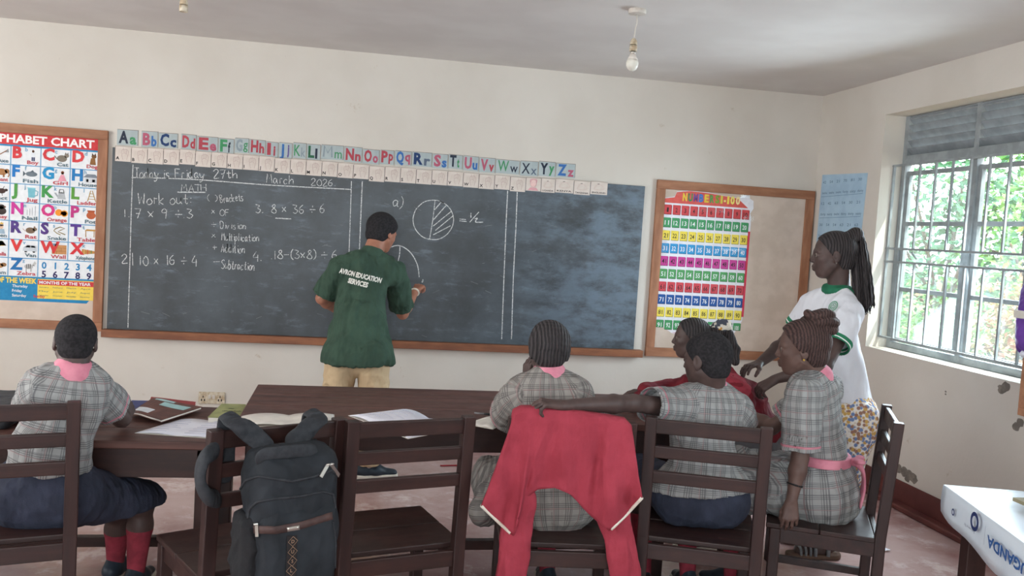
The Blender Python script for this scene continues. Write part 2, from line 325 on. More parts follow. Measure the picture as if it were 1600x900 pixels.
ADV = {'i': 3.6, 'l': 3, '.': 3, ':': 3, ' ': 4.5, '1': 4.5, '(': 4.5, ')': 4, 'M': 8, 'W': 8, 'O': 8, 't': 5.4, 'r': 5.4}
def spline(pts, n=5, closed=False):
    p = [np.array(q, float) for q in pts]; out = []
    if len(p) < 3: return p
    for i in range(len(p)-1):
        a, b, c, d = p[max(i-1, 0)], p[i], p[i+1], p[min(i+2, len(p)-1)]
        for k in range(n):
            t = k/n; out.append(.5*(2*b+(c-a)*t+(2*a-5*b+4*c-d)*t*t+(3*b-a-3*c+d)*t**3))
    return out+[p[-1]]
chs = Sheet((0, BF-.0004, 0), EX, EZ, (0, -1, 0)); rc = random.Random(3)
def bxz(x, y): q = P(x, y, Y=BF); return np.array([q[0], q[2]])
def flush(name, kind=None):
    if chs.mb.v: tag(chs.mb.build(name, bb, label='white chalk'), kind=kind)
    chs.mb = MB()
def stroke(pts, w=.0075, sm=True):
    pts = [np.asarray(q)+np.array([rc.uniform(-.0012, .0012), rc.uniform(-.0012, .0012)]) for q in pts]
    chs.line(spline(pts) if sm else pts, w*rc.uniform(.8, 1.15), M['chalk'], 1)
def write(st, a, b, h, w=.0050):
    """st from photo pixel a to b (its baseline), capital height h pixels"""
    A, B = bxz(*a), bxz(*b); L = np.linalg.norm(B-A); d = (B-A)/L; u = np.array([-d[1], d[0]])
    tot = sum(ADV.get(ch, 6.4) for ch in st)-1.2; kx = L/tot; kz = h/228/9; x = 0; w = min(w, h*.00036)
    for ch in st:
        if ch != ' ':
            for part in GL[ch].split('|'):
                n = [float(q) for q in part.split()]; j = (rc.uniform(-.4, .4), rc.uniform(-.5, .5))
                cur = ch not in 'TFAHMWkvK*+=/-17|'
                stroke([A+d*(x+n[i]+j[0])*kx+u*(n[i+1]+j[1])*kz for i in range(0, len(n), 2)], w, cur)
        x += ADV.get(ch, 6.4)
for a in (('Today is.', (210, 277), (269, 279), 15), ('Friday', (274, 278), (319, 279), 15), ('27th', (334, 279), (372, 278), 14), ('March', (416, 286), (459, 288), 14), ('2026.', (486, 290), (524, 291), 11),
          ('MATH', (283, 299), (322, 299), 11), ('Work out:', (216, 319), (299, 319), 17), ('( )', (323, 314), (340, 314), 9), ('Brackets', (345, 317), (381, 313), 12), ('*', (331, 334), (337, 334), 9), ('OF', (344, 337), (358, 337), 10),
          ('/', (330, 355), (337, 355), 9), ('Division', (344, 357), (385, 358), 11), ('*', (331, 372), (338, 372), 9), ('Multiplication', (346, 376), (405, 377), 12), ('+', (332, 391), (339, 391), 10), ('Addition', (346, 394), (383, 395), 13), ('-', (334, 413), (345, 413), 9), ('Subtraction', (346, 419), (398, 423), 14),
          ('1.', (193, 339), (202, 339), 12), ('7 * 9 /.3', (211, 341), (301, 341), 15), ('2', (190, 411), (199, 411), 14), ('|10 * 16 / 4', (206, 414), (308, 414), 15), ('3.', (399, 333), (411, 333), 13), ('8 * 36 / 6', (424, 333), (508, 333), 14),
          ('4.', (396, 407), (409, 407), 14), ('.18-(3*8) / 6', (422, 405), (527, 404), 14), ('a)', (613, 322), (629, 325), 18)): write(*a); flush('chalk_writing')
for p in ([(205, 277), (300, 280), (420, 289), (549, 296)], [(277, 300.5), (322, 300.5)], [(208, 257), (205, 330), (203, 400), (200, 512)], [(549, 283), (546, 380), (540, 530)], [(566, 283), (562, 380), (556, 530)],
          [(793, 298), (790, 370), (784, 530)], [(808, 300), (806, 360), (802, 440), (799, 530)], [(680, 313), (676, 345), (671, 374)], [(430, 341), (455, 342)],
          [(690, 333), (693, 328), (689, 314)][:0] or [(679, 328), (690, 315)], [(677, 344), (697, 321)], [(677, 353), (705, 330)], [(680, 360), (708, 337)], [(677, 367), (704, 353)],
          [(718, 342), (728, 343)], [(718, 345), (729, 346)], [(736, 333), (736, 340)], [(734, 347), (748, 331)], [(742, 342), (746, 341), (743, 347), (755, 347)],
          [(599, 402), (603, 393), (611, 386), (625, 384), (641, 394), (652, 413), (655, 433)], [(625, 385), (624, 400), (619, 417)], [(619, 417), (630, 435), (642, 453)], [(631, 459), (643, 454), (648, 447)]):
    stroke([bxz(*q) for q in p], .0068)
    if len(p) > 2: flush('chalk_line')
flush('chalk_line')
stroke([bxz(677+31.5*math.cos(a*.262+1), 343.5-31*math.sin(a*.262+1)) for a in range(26)], .0065); flush('chalk_circle')
for _ in range(70):                                       # scuffs and stray dabs left by the duster
    x, z = rc.uniform(-1.65, 2.05), rc.uniform(.8, 1.85); a = rc.uniform(-.5, .5); l = rc.uniform(.008, .06)
    chs.line([(x, z), (x+l*math.cos(a), z+l*math.sin(a))], rc.uniform(.0015, .0035), flat((118, 122, 124), .9), 1)
flush('chalk_scuffs', 'stuff')
# ------------------------------------------------------------ notice boards
def noticeboard(name, x0, x1, z0, z1, label, fw=.062):
    t = thing(name, ((x0+x1)/2, D, z0), label, 'notice board')
    m = MB(); m.box((x0+fw*.6, D-.014, z0+fw*.6), (x1-fw*.6, D, z1-fw*.6), M['pin']); m.build('softboard', t)
    m = MB()
    m.box((x0, D-.032, z1-fw), (x1, D-.001, z1), M['pine']); m.box((x0, D-.032, z0), (x1, D-.001, z0+fw), M['pine'])
    m.box((x0, D-.031, z0+fw), (x0+fw, D-.001, z1-fw), M['pinev']); m.box((x1-fw, D-.031, z0+fw), (x1, D-.001, z1-fw), M['pinev'])
    m.build('wooden_frame', t, bevel=.003); return t
noticeboard('notice_board', -3.0, -1.735, .745, 2.125, 'wood-framed beige notice board left of the blackboard, holding the alphabet chart')
noticeboard('notice_board', 2.2, 3.497, .72, 2.075, 'wood-framed beige notice board right of the blackboard, holding the numbers chart', .068)
# ------------------------------------------------------------ letter cards above the board
INK = {'k': (45, 52, 68), 'n': (38, 62, 104), 'g': (70, 142, 96), 'd': (48, 98, 72), 'p': (176, 92, 112), 'b': (62, 108, 168), 'r': (172, 72, 82), 's': (140, 152, 158), 'v': (104, 92, 150), 'l': (92, 104, 122)}
LET = 'Akag Bpbb Cncn Drdr Erep Fgfk Gsgg Hrhr Irir Jbjv Kgks Ldlk Msmg Nrnr Orop Prpr Qbqp Rnrl Spsb Tktg Upub Vpvr Wgwk Xkxl Ykyg Zbzp'.split()
XS = [(183, 217), (221, 248), (248, 279), (283, 308), (308, 342), (342, 367), (367, 390), (390, 416), (416, 436), (436, 458), (458, 480), (480, 502), (502, 538), (538, 567), (567, 594), (594, 617), (617, 644), (644, 676), (676, 701), (701, 724), (724, 749), (749, 775), (775, 813), (813, 842), (842, 869), (869, 900)]
cname = {'k': 'black', 'n': 'navy', 'g': 'green', 'd': 'dark green', 'p': 'pink', 'b': 'blue', 'r': 'red', 's': 'grey', 'v': 'purple', 'l': 'slate'}
cardp = mat('pale_blue_grey_card', (172, 182, 182), .7, (160, 170, 172), 12)
edgep = mat('grubby_card_edge', (150, 140, 128), .7)
rl = random.Random(5)
def top_y(x): return 203+(x-180)*(258-203)/720
for (a, b), s in zip(XS, LET):
    A, B = P(a+.6, top_y(a)-1.5, Y=D), P(b-.4, top_y(b)-1.5, Y=D); w = B[0]-A[0]; h = .106+rl.uniform(-.004, .004); z = A[2]+rl.uniform(-.006, .004)
    sh = Sheet((A[0], D-.0035, z-h), EX, EZ, (0, -1, 0)); t = rl.uniform(-.003, .003)
    sh.slab([(0, 0), (w, t), (w, h+t), (0, h)], cardp, .003)
    sh.line([(0.002, h-.002), (w-.002, h+t-.002)], .004, edgep, .5); sh.line([(w-.002, t+.002), (w-.002, h+t-.003)], .003, edgep, .5)
    if s[0] == 'M': sh.line([(w*.11, .016), (w*.13, .094), (w*.29, .045), (w*.45, .094), (w*.48, .016)], .011, flat(INK[s[1]]), 1)
    else: sh.text(s[0], w*.08, .016, .078, flat(INK[s[1]]), 1, bold=.042 if s[0] not in 'MWKX' else .008, w=w*(.30 if s[0] in 'IJ' else .46))
    sh.text(s[2], w*.60, .012 if s[2] not in 'gjpqy' else .03, .066, flat(INK[s[3]]), 1, bold=.04 if s[2] not in 'mwkgx' else .008, w=w*(.16 if s[2] in 'ijlft' else .32))
    o = sh.mb.build('letter_card'); tag(o, f'pale card with a {cname[s[1]]} capital {s[0]} and a {cname[s[3]]} small {s[2]} above the blackboard', 'letter card', 'hand lettered alphabet cards above the blackboard')
cardw = mat('pinkish_white_card', (212, 201, 192), .75, (202, 189, 179), 14)
pencil = flat((176, 150, 144)); pinkp = flat((214, 160, 164))
def bot_y(x): return float(np.interp(x, (180, 300, 530, 800, 940), (228, 234.5, 254.5, 275.6, 283.5)))
EXTRA = [('', 822, 846, 'pink pencil portrait of a child', 'sketch card'), ('UGANDA', 846, 868, 'faint drawing marked UGANDA', 'picture card'), ('KENYA', 868, 897, 'faint drawing marked KENYA', 'picture card'), ('TANZANIA', 897, 923, 'faint drawing marked TANZANIA', 'picture card'), ('ENGLAND', 923, 950, 'faint drawing marked ENGLAND', 'picture card')]
items = [(ch, 180+(822-180)*(i/26)**.99, 180+(822-180)*((i+1)/26)**.99, f'hand sign for letter {ch}', 'hand sign card') for i, ch in enumerate('ABCDEFGHIJKLMNOPQRSTUVWXYZ')]+EXTRA
for ch, a, b, d, cat in items:
    A, B = P(a+.3, bot_y(a), Y=BF), P(b-.3, bot_y(b), Y=BF); w = B[0]-A[0]; h = (.107 if len(ch) < 2 and ch else .1)+rl.uniform(-.004, .004); z = A[2]+rl.uniform(-.004, .004)
    sh = Sheet((A[0], BF-.002, z-h), EX, EZ, (0, -1, 0)); sh.slab([(0, 0), (w, 0), (w, h), (0, h)], cardw, .0015)
    sh.line([(.001, .001), (.001, h-.001)], .002, flat((150, 132, 120)), .5); sh.line([(0, h-.0015), (w, h-.0015)], .003, flat((168, 150, 138)), .5)
    if len(ch) == 1:
        sh.text(ch, w*.06, .012, .021, flat((40, 36, 36)), 1, bold=.03)
        cx, cz, rr_ = w*.62, h*.52, .024                      # a small outlined fist, fingers raised as the sign needs
        sh.line(spline([(cx-.012, cz-.042), (cx-.02, cz-.01), (cx-.022, cz+.02), (cx-.008, cz+.028), (cx+.012, cz+.028), (cx+.022, cz+.012), (cx+.018, cz-.014), (cx+.012, cz-.042)]), .0022, pencil, 1)
        for k in range(3):
            sh.line([(cx-.012+k*.01, cz+.026+rl.choice((0, .016))), (cx-.010+k*.01, cz+rl.uniform(-.005, .01))], .0018, pencil, 1)
        sh.line(spline([(cx-.02, cz-.005), (cx-.004, cz+.004), (cx+.01, cz-.004)]), .002, pencil, 1)
    elif not ch:
        sh.ell(w*.5, h*.58, .022, .026, flat((228, 196, 190)), 1); sh.line([(w*.5+.023*math.cos(k*.4), h*.58+.028*math.sin(k*.4)) for k in range(17)], .003, pinkp, 2)
        sh.line(spline([(w*.5-.022, h*.62), (w*.5-.02, h*.86), (w*.5+.02, h*.86), (w*.5+.022, h*.62)]), .007, pinkp, 2)
        for q in (-.008, .008): sh.ell(w*.5+q, h*.6, .0022, .0028, pinkp, 3, 8)
        sh.line(spline([(w*.5-.009, h*.47), (w*.5, h*.44), (w*.5+.009, h*.47)]), .002, pinkp, 3)
        sh.poly([(w*.14, .004), (w*.3, h*.26), (w*.7, h*.26), (w*.86, .004)], pinkp, 1)
    else:
        sh.text(ch, w*.5, .008, .012, flat((60, 54, 54)), 1, 'c', bold=.02, w=w*.8)
        sh.line(spline([(w*.2, h*.4), (w*.35, h*.7), (w*.6, h*.75), (w*.8, h*.45), (w*.5, h*.35), (w*.2, h*.4)]), .002, flat((206, 176, 168)), 1); sh.line([(w*.4, h*.8), (w*.52, h*.82)], .004, flat((90, 84, 84)), 1)
    o = sh.mb.build('sign_card'); tag(o, f'white card with a {d}, along the blackboard top', cat, 'hand sign cards along the blackboard top')
# ------------------------------------------------------------ alphabet chart
def alphabet_chart():
    x0, x1, z1 = -2.535, -1.772, 2.088; W, Hh = x1-x0, 1.155
    s = Sheet((x0, D-.0155, z1-Hh), EX, EZ, (0, -1, 0)); BL = flat((40, 132, 178)); Wt = flat((226, 228, 230)); RD = flat((200, 62, 66)); YL = flat((236, 208, 90)); gl = flat((110, 160, 196))
    s.slab([(0, 0), (W-.07, 0), (W-.055, .02), (W-.008, .03), (W, .05), (W, Hh), (0, Hh)], BL, .0012)
    s.rect(.0, Hh-.102, W-.012, Hh-.022, RD, 1); s.text('ALPHABET CHART', W-.05, Hh-.088, .052, flat((240, 236, 234)), 2, 'r', bold=.03, w=.70)
    gt, gb_ = Hh-.112, .165; rows = 7; rh = (gt-gb_)/rows; cw = (W-.012)/4
    s.rect(.0, gb_, W-.012, gt, gl, 1)
    for r in range(rows):
        for c in range(4):
            if r == 6 and c > 1: continue
            s.rect(c*cw+.004, gt-(r+1)*rh+.004, (c+1)*cw-.003, gt-r*rh-.003, Wt, 2)
    s.rect(2*cw+.004, gt-7*rh+.004, 4*cw-.003, gt-6*rh-.003, Wt, 2)
    words = 'Axe Boy Cat Dog Elephant Fish Girl House Insect Jug Kettle Ladder Monkey Nail Orange Pot Queen Rat Snake Table Umbrella Van Wall Xylophone Yam Zebra'.split()
    lc = [(206, 62, 68), (206, 62, 68), (206, 62, 68), (214, 70, 74), (58, 128, 190), (40, 120, 190), (40, 140, 190), (40, 120, 180), (80, 150, 70), (80, 150, 70), (70, 150, 80), (90, 150, 60), (200, 60, 140), (200, 60, 150), (206, 60, 130), (190, 60, 130), (90, 60, 130), (84, 60, 130), (84, 56, 124), (90, 60, 140), (214, 70, 70), (214, 60, 60), (206, 60, 60), (206, 54, 60), (60, 130, 190), (40, 110, 170)]
    DR = {  # little pictures: E x z rx rz colour | P points colour | L points width colour, in a 100 x 70 box
     'A': 'L 20 10 80 50 5 8a5a32|P 66 40 88 62 92 40 8f9498', 'B': 'E 60 56 7 8 5a3a28|P 50 22 52 48 70 48 70 22 dfe3e8|P 52 0 52 22 60 22 60 0 40486a|P 62 0 62 22 70 22 70 0 40486a', 'C': 'E 55 26 28 20 7d7468|E 80 44 13 12 8a8074|P 70 52 74 64 80 54 6d6458|P 82 54 88 64 90 50 6d6458|L 30 20 14 40 5 6d6458', 'D': 'P 46 2 52 40 74 44 80 2 8c6238|E 68 50 14 11 6e4a2a|P 56 56 58 72 66 58 3c2c20|P 70 58 76 72 80 56 3c2c20',
     'E': 'E 56 34 30 19 a8764a|E 84 40 13 13 9c6c42|L 92 36 96 18 90 6 6 9c6c42|P 34 4 34 26 44 26 44 4 936338|P 62 4 62 26 72 26 72 4 936338', 'F': 'E 54 32 32 15 6d7880|P 24 32 8 48 8 16 5b666e|P 46 44 60 56 70 42 5b666e|E 78 36 2 2 202428', 'G': 'P 36 2 52 40 68 40 84 2 e09aa8|E 60 52 9 10 8a5238|E 60 48 6 7 e6b898', 'H': 'P 20 4 20 34 90 34 90 4 c8ccd0|P 12 34 34 54 78 54 98 34 7e8690|P 30 8 30 24 42 24 42 8 58626c|P 62 8 62 24 78 24 78 8 58626c',
     'I': 'E 58 32 22 15 4a3430|E 82 38 9 8 3a2824|L 44 36 28 52 3 3a2824|L 44 26 26 12 3 3a2824|L 60 20 62 4 3 3a2824|L 64 44 72 60 3 3a2824', 'J': 'P 40 4 36 56 78 56 74 4 7ab8c6|L 76 46 92 40 88 18 74 14 5 6aa8b8|P 36 56 30 62 78 62 78 56 8cc8d4', 'K': 'P 36 6 42 40 74 40 82 6 b0b4b8|L 44 40 48 62 68 62 72 40 4 303030|P 36 14 18 40 26 42 40 26 a0a4a8|E 58 42 12 4 404040', 'L': 'L 40 2 56 66 4 b08a3c|L 86 2 64 66 4 b08a3c|L 44 16 80 16 3 b08a3c|L 48 32 74 32 3 b08a3c|L 52 48 70 48 3 b08a3c',
     'M': 'E 60 24 26 22 3c3230|E 60 48 16 14 3a302e|E 60 44 10 9 a88068|E 42 48 5 6 8a6450|E 78 48 5 6 8a6450', 'N': 'L 36 8 36 40 2 8a9098|L 50 8 50 48 2 8a9098|L 64 8 64 54 2 8a9098|L 80 8 80 64 2 8a9098', 'O': 'E 46 34 20 20 e8902c|E 76 30 20 20 f0a23c|E 76 30 14 14 f4c070', 'P': 'E 62 28 26 22 b8603c|P 44 46 40 58 84 58 80 46 a8542f', 'Q': 'P 40 0 46 28 76 28 82 0 9ab0c0|E 61 40 11 12 e2bca0|E 61 50 13 7 9c8c84|P 50 56 52 68 56 60 61 70 66 60 70 68 72 56 d8b450', 'R': 'E 56 28 26 18 7a6450|E 80 36 12 10 84705c|L 30 22 14 36 3 b89484|E 78 48 5 6 9c8070',
     'S': 'L 30 46 56 58 82 50 60 40 44 30 66 22 86 14 5 7a6a38|L 30 46 22 34 40 20 60 12 5 8c7a44', 'T': 'P 30 44 40 54 92 54 86 44 c09450|L 36 44 36 8 4 b0843f|L 82 44 82 8 4 b0843f|L 90 52 90 18 3 a0763a', 'U': 'P 26 34 40 62 70 66 90 40 d8b040|P 44 38 56 66 70 66 68 40 3f8a4c|P 60 40 70 66 90 40 c84a3c|L 58 40 40 4 3 503828', 'V': 'P 16 14 22 36 40 52 90 48 96 14 c4cad0|P 28 36 42 48 58 48 58 36 4c5660|P 62 36 62 48 84 46 86 36 4c5660|E 34 14 8 8 282828|E 78 14 8 8 282828', 'W': 'P 14 6 14 60 94 60 94 6 c08a58|L 14 24 94 24 2 98653c|L 14 42 94 42 2 98653c|L 40 6 40 24 2 98653c|L 66 24 66 42 2 98653c', 'X': 'P 14 12 18 44 92 34 92 20 b8864a|L 30 12 30 44 4 d8b070|L 50 14 50 42 4 c84a3c|L 70 18 70 38 4 3f8a4c',
     'Y': 'E 50 30 28 16 a47850|E 78 36 16 12 966c46|E 30 22 10 8 8c623e', 'Z': 'E 52 32 24 15 b8b8b6|P 70 40 84 66 94 52 80 36 c0c0be|P 36 2 36 24 42 24 42 2 a8a8a6|P 62 2 62 24 68 24 68 2 a8a8a6|L 40 22 42 46 3 3a3a3a|L 50 20 52 48 3 3a3a3a|L 60 22 62 48 3 3a3a3a|L 74 42 84 38 3 3a3a3a'}
    hx = lambda h: flat(tuple(int(h[i:i+2], 16) for i in (0, 2, 4)))
    for i, w in enumerate(words):
        r, c = divmod(i, 4); X, Z = c*cw+.008, gt-(r+1)*rh+.008; k = .00116; ox, oz = X+.062, Z+.026
        for q in DR[w[0]].split('|'):
            a = q.split(); v = [float(t) for t in a[1:-1]]; mt = hx(a[-1])
            if a[0] == 'E': s.ell(ox+v[0]*k, oz+v[1]*k, v[2]*k, v[3]*k, mt, 3, 14)
            elif a[0] == 'P': s.poly([(ox+v[j]*k, oz+v[j+1]*k) for j in range(0, len(v), 2)], mt, 4)
            else: s.line([(ox+v[j]*k, oz+v[j+1]*k) for j in range(0, len(v)-1, 2)], v[-1]*k, mt, 5)
        s.text(w[0], X+.004, Z+.042, .074, flat(lc[i]), 6, bold=.045); s.text(w[0].lower(), X+.082, Z+.088, .026, flat((110, 160, 190)), 6, bold=.02)
        s.text(w, X+.168, Z+.004, .024, flat([(96, 120, 130), (190, 80, 90)][(i+r) % 2]), 7, 'r', bold=.025, w=min(.125, .024*len(w)))
    for i in range(5):
        s.text(str(i), 2*cw+.04+i*.072, gt-6*rh-.062, .044, flat((52, 130, 180)), 4, 'c', bold=.03); s.text(str(i+5), 2*cw+.04+i*.072, gt-6*rh-.122, .044, flat((58, 50, 96)), 4, 'c', bold=.03)
    s.text('DAYS OF THE WEEK', 2*cw-.004, .122, .034, YL, 3, 'r', bold=.04, w=.365)
    for k, (a, b) in enumerate((('Monday', 'Thursday'), ('Tuesday', 'Friday'), ('Wednesday', 'Saturday'))):
        s.text(a, cw-.06, .092-k*.032, .018, Wt, 3, 'r', bold=.02); s.text(b, cw+.03, .092-k*.032, .018, Wt, 3, bold=.02)
    s.text('Sunday', cw+.165, .028, .018, RD, 3, bold=.02)
    s.rect(2*cw+.002, .022, W-.014, .155, YL, 2); s.rect(2*cw+.004, .116, W-.018, .15, RD, 3); s.text('MONTHS OF THE YEAR', 2*cw+.012, .123, .02, Wt, 4, bold=.03, w=.33)
    mo = 'January February March April May June July August September October November December'.split()
    for i, w in enumerate(mo): s.text(w, 2*cw+.012+(i % 4)*.088, .096-(i//4)*.028, .010, flat((96, 110, 110)), 4, w=.062)
    tag(s.mb.build('alphabet_chart'), 'glossy alphabet chart with a red title and picture squares on the left notice board', 'poster')
alphabet_chart()
# ------------------------------------------------------------ numbers chart
def numbers_chart():
    x0, x1, z0, z1 = 2.262, 2.985, .905, 2.025; W, Hh = x1-x0, z1-z0
    s = Sheet((x0, D-.0155, z0), EX, EZ, (0, -1, 0)); Wt = flat((226, 226, 232)); PK = flat((214, 96, 88)); rr = random.Random(9)
    out = [(.14, .0), (.19, -.01), (.30, -.018), (.50, -.02), (.62, -.012), (.665, .03), (.66, .07), (.70, .085), (.712, .12), (.722, .5), (.722, .93), (.71, .96), (.735, 1.0), (.73, 1.06), (.70, 1.075), (.695, 1.10), (.655, 1.10), (.60, 1.075), (.47, 1.085), (.35, 1.10), (.2, 1.105), (.10, 1.09), (.085, 1.05), (.0, 1.035), (.0, .60), (.012, .56), (.0, .50), (-.008, .3), (-.02, .06), (.05, .055), (.09, .03)]
    s.slab(out, Wt, .0012)
    s.poly([(.0, 1.0), (.0, 1.03), (.085, 1.045), (.10, 1.085), (.2, 1.1), (.35, 1.095), (.6, 1.07), (.69, 1.0)], PK, 1); s.rect(.705, .15, .722, .82, flat((206, 60, 84)), 1)
    s.poly([(.14, .004), (.30, -.016), (.50, -.018), (.62, -.01), (.64, .012), (.4, .006)], flat((206, 60, 84)), 1)
    cols = [(226, 196, 70), (60, 140, 90), (120, 84, 150), (60, 120, 190), (220, 190, 70), (90, 150, 80), (120, 160, 60), (214, 200, 80), (230, 214, 120), (240, 214, 90), (240, 226, 120), (240, 220, 160)]
    xx = .15
    for ch, c in zip('NUMBERS1-100', cols): s.text(ch, xx, 1.025, .056, flat(c), 3, bold=.05, w=.036 if ch not in '1-' else .018); xx += .044 if ch not in '1-' else .027
    rc_ = [(204, 74, 78), (72, 154, 100), (236, 214, 84), (54, 150, 206), (196, 66, 146), (86, 158, 96), (204, 74, 84), (40, 88, 156), (238, 218, 92), (74, 150, 96)]
    cw, rh = .0705, .0985
    for r in range(10):
        for c in range(10):
            a = c*cw+.004; b = .995-(r+1)*rh
            if r == 9 and c in (0, 9): b2 = b+.03
            else: b2 = b+.014
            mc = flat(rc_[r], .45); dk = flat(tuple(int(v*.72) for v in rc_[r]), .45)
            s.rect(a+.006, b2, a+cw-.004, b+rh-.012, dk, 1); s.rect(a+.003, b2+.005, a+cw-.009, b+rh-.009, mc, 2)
            ink = flat((232, 236, 236), .5) if r in (1, 3, 5, 7, 9) else flat((46, 36, 40), .5)
            s.text(str(r*10+c+1), a+cw/2-.002, b+.034, .034, ink, 3, 'c', bold=.012, w=.034 if r or c == 9 else .015)
    cl = thin_glass('clear_tape', (1, 1, 1), .10)
    for x, z, w, h in ((.02, 1.06, .1, .03), (.34, 1.09, .05, .05), (.62, 1.08, .08, .05), (.0, .6, .05, .14), (.3, .95, .2, .03), (.66, .9, .08, .04), (.3, .66, .4, .02)): s.rect(x, z, x+w, z+h, cl, 5)
    tag(s.mb.build('numbers_chart'), 'torn glossy chart of the numbers one to a hundred on the right notice board', 'poster')
numbers_chart()
# handwritten blue sheet in the corner
def blue_sheet():
    a = P(1285, 273, X=WX)[1]; s = Sheet((WX-.003, 6.335, 1.50), (0, -1, 0), EZ, (-1, 0, 0)); W, Hh = .63, .70; rr = random.Random(4)
    s.slab([(0, 0), (W*.96, 0), (W, Hh-.02), (.01, Hh)], mat('pale_blue_manila', (168, 196, 214), .7, (156, 184, 206), 6), .002)
    ik = flat((84, 108, 140))
    for r in range(8):
        z = Hh-.07-r*.082
        if r % 2: s.line([(.02, z-.02), (W-.04, z-.012)], .003, flat((110, 138, 166)), 1)
        for c in range(6): s.text(rr.choice(('12', '21', '30', '42', '54', '63', '70', '81')) if not r % 2 else rr.choice(('twelve', 'twenty', 'thirty', 'forty', 'sixty')), .03+c*.098, z, .02, ik, 1, w=.045 if not r % 2 else .075)
    tag(s.mb.build('handwritten_sheet'), 'pale blue sheet of handwritten numbers pinned on the window wall by the corner', 'poster')
blue_sheet()
# wall socket
t = thing('wall_socket', tuple(P(331, 622, Y=D)), 'cream double socket on the front wall low behind the books', 'socket')
c = P(331, 622, Y=D); m = MB(); m.box((c[0]-.09, D-.012, c[2]-.04), (c[0]+.09, D, c[2]+.045), M['cream']); m.build('face_plate', t, bevel=.004)
m = MB()
for x in (-.068, -.048, .048, .068): m.box((c[0]+x-.004, D-.0135, c[2]-.02), (c[0]+x+.004, D-.0115, c[2]-.005), M['black'])
for x in (-.058, .058): m.box((c[0]+x-.003, D-.0135, c[2]+.004), (c[0]+x+.003, D-.0115, c[2]+.018), M['black'])
m.build('pin_hole', t)
for x in (-.014, .014): m = MB(); m.box((c[0]+x-.009, D-.017, c[2]-.002), (c[0]+x+.009, D-.0122, c[2]+.026), M['white']); m.build('rocker_switch', t, bevel=.002)
# ------------------------------------------------------------ ceiling lamps
def lamp(x, y, drop, bulb, label, sway=-.012):
    t = thing('pendant_lamp', (x, y, CH), label, 'lamp', 'bare pendant lamp holders under the ceiling')
    m = MB(); m.lathe((x, y, CH), [(.046, 0), (.048, -.012), (.046, -.024), (.02, -.028)], M['white'], 24); m.build('ceiling_rose', t, smooth=False)
    z = CH-drop; m = MB(); m.tube([(x, y, CH-.027), (x+.003, y, CH-.07), (x+sway*.4, y, CH-drop*.6), (x+sway, y, z)], .0035, M['white'] if bulb else M['cream']); m.build('cord', t, smooth=True)
    x += sway; m = MB(); m.lathe((x, y, z+.004), [(.008, 0), (.015, -.008), (.019, -.022), (.0195, -.034)], M['cream'], 20)
    m.lathe((x, y, z), [(.0185, -.032), (.0185, -.035)], M['black'], 20); m.lathe((x, y, z), [(.0205, -.034), (.0205, -.064), (.018, -.064), (.018, -.045)], M['cream'], 20); m.build('lamp_holder', t, smooth=True)
    if bulb:
        m = MB(); m.lathe((x, y, z), [(.013, -.062), (.0135, -.078)], M['chrome'], 20); b = m.build('bulb_cap', t, smooth=True)
        m = MB(); m.lathe((x, y, z), [(.0135, -.076), (.02, -.092), (.029, -.108)], M['white'], 24); m.lathe((x, y, z), [(.029, -.108), (.033, -.125), (.0315, -.142), (.024, -.158), (.012, -.167), (.003, -.169)], mat('frosted_bulb_plastic', (228, 224, 212), .25), 24); m.build('bulb', t, smooth=True)
q = P(996, 15, Z=CH); lamp(q[0], q[1], .155, True, 'ceiling lamp with an unlit white bulb on a short cord', -.008)
q = P(288, 20, Y=q[1]); lamp(q[0], q[1], CH-q[2]-.068, False, 'empty ceiling lamp holder without a bulb at the top left', -.004)
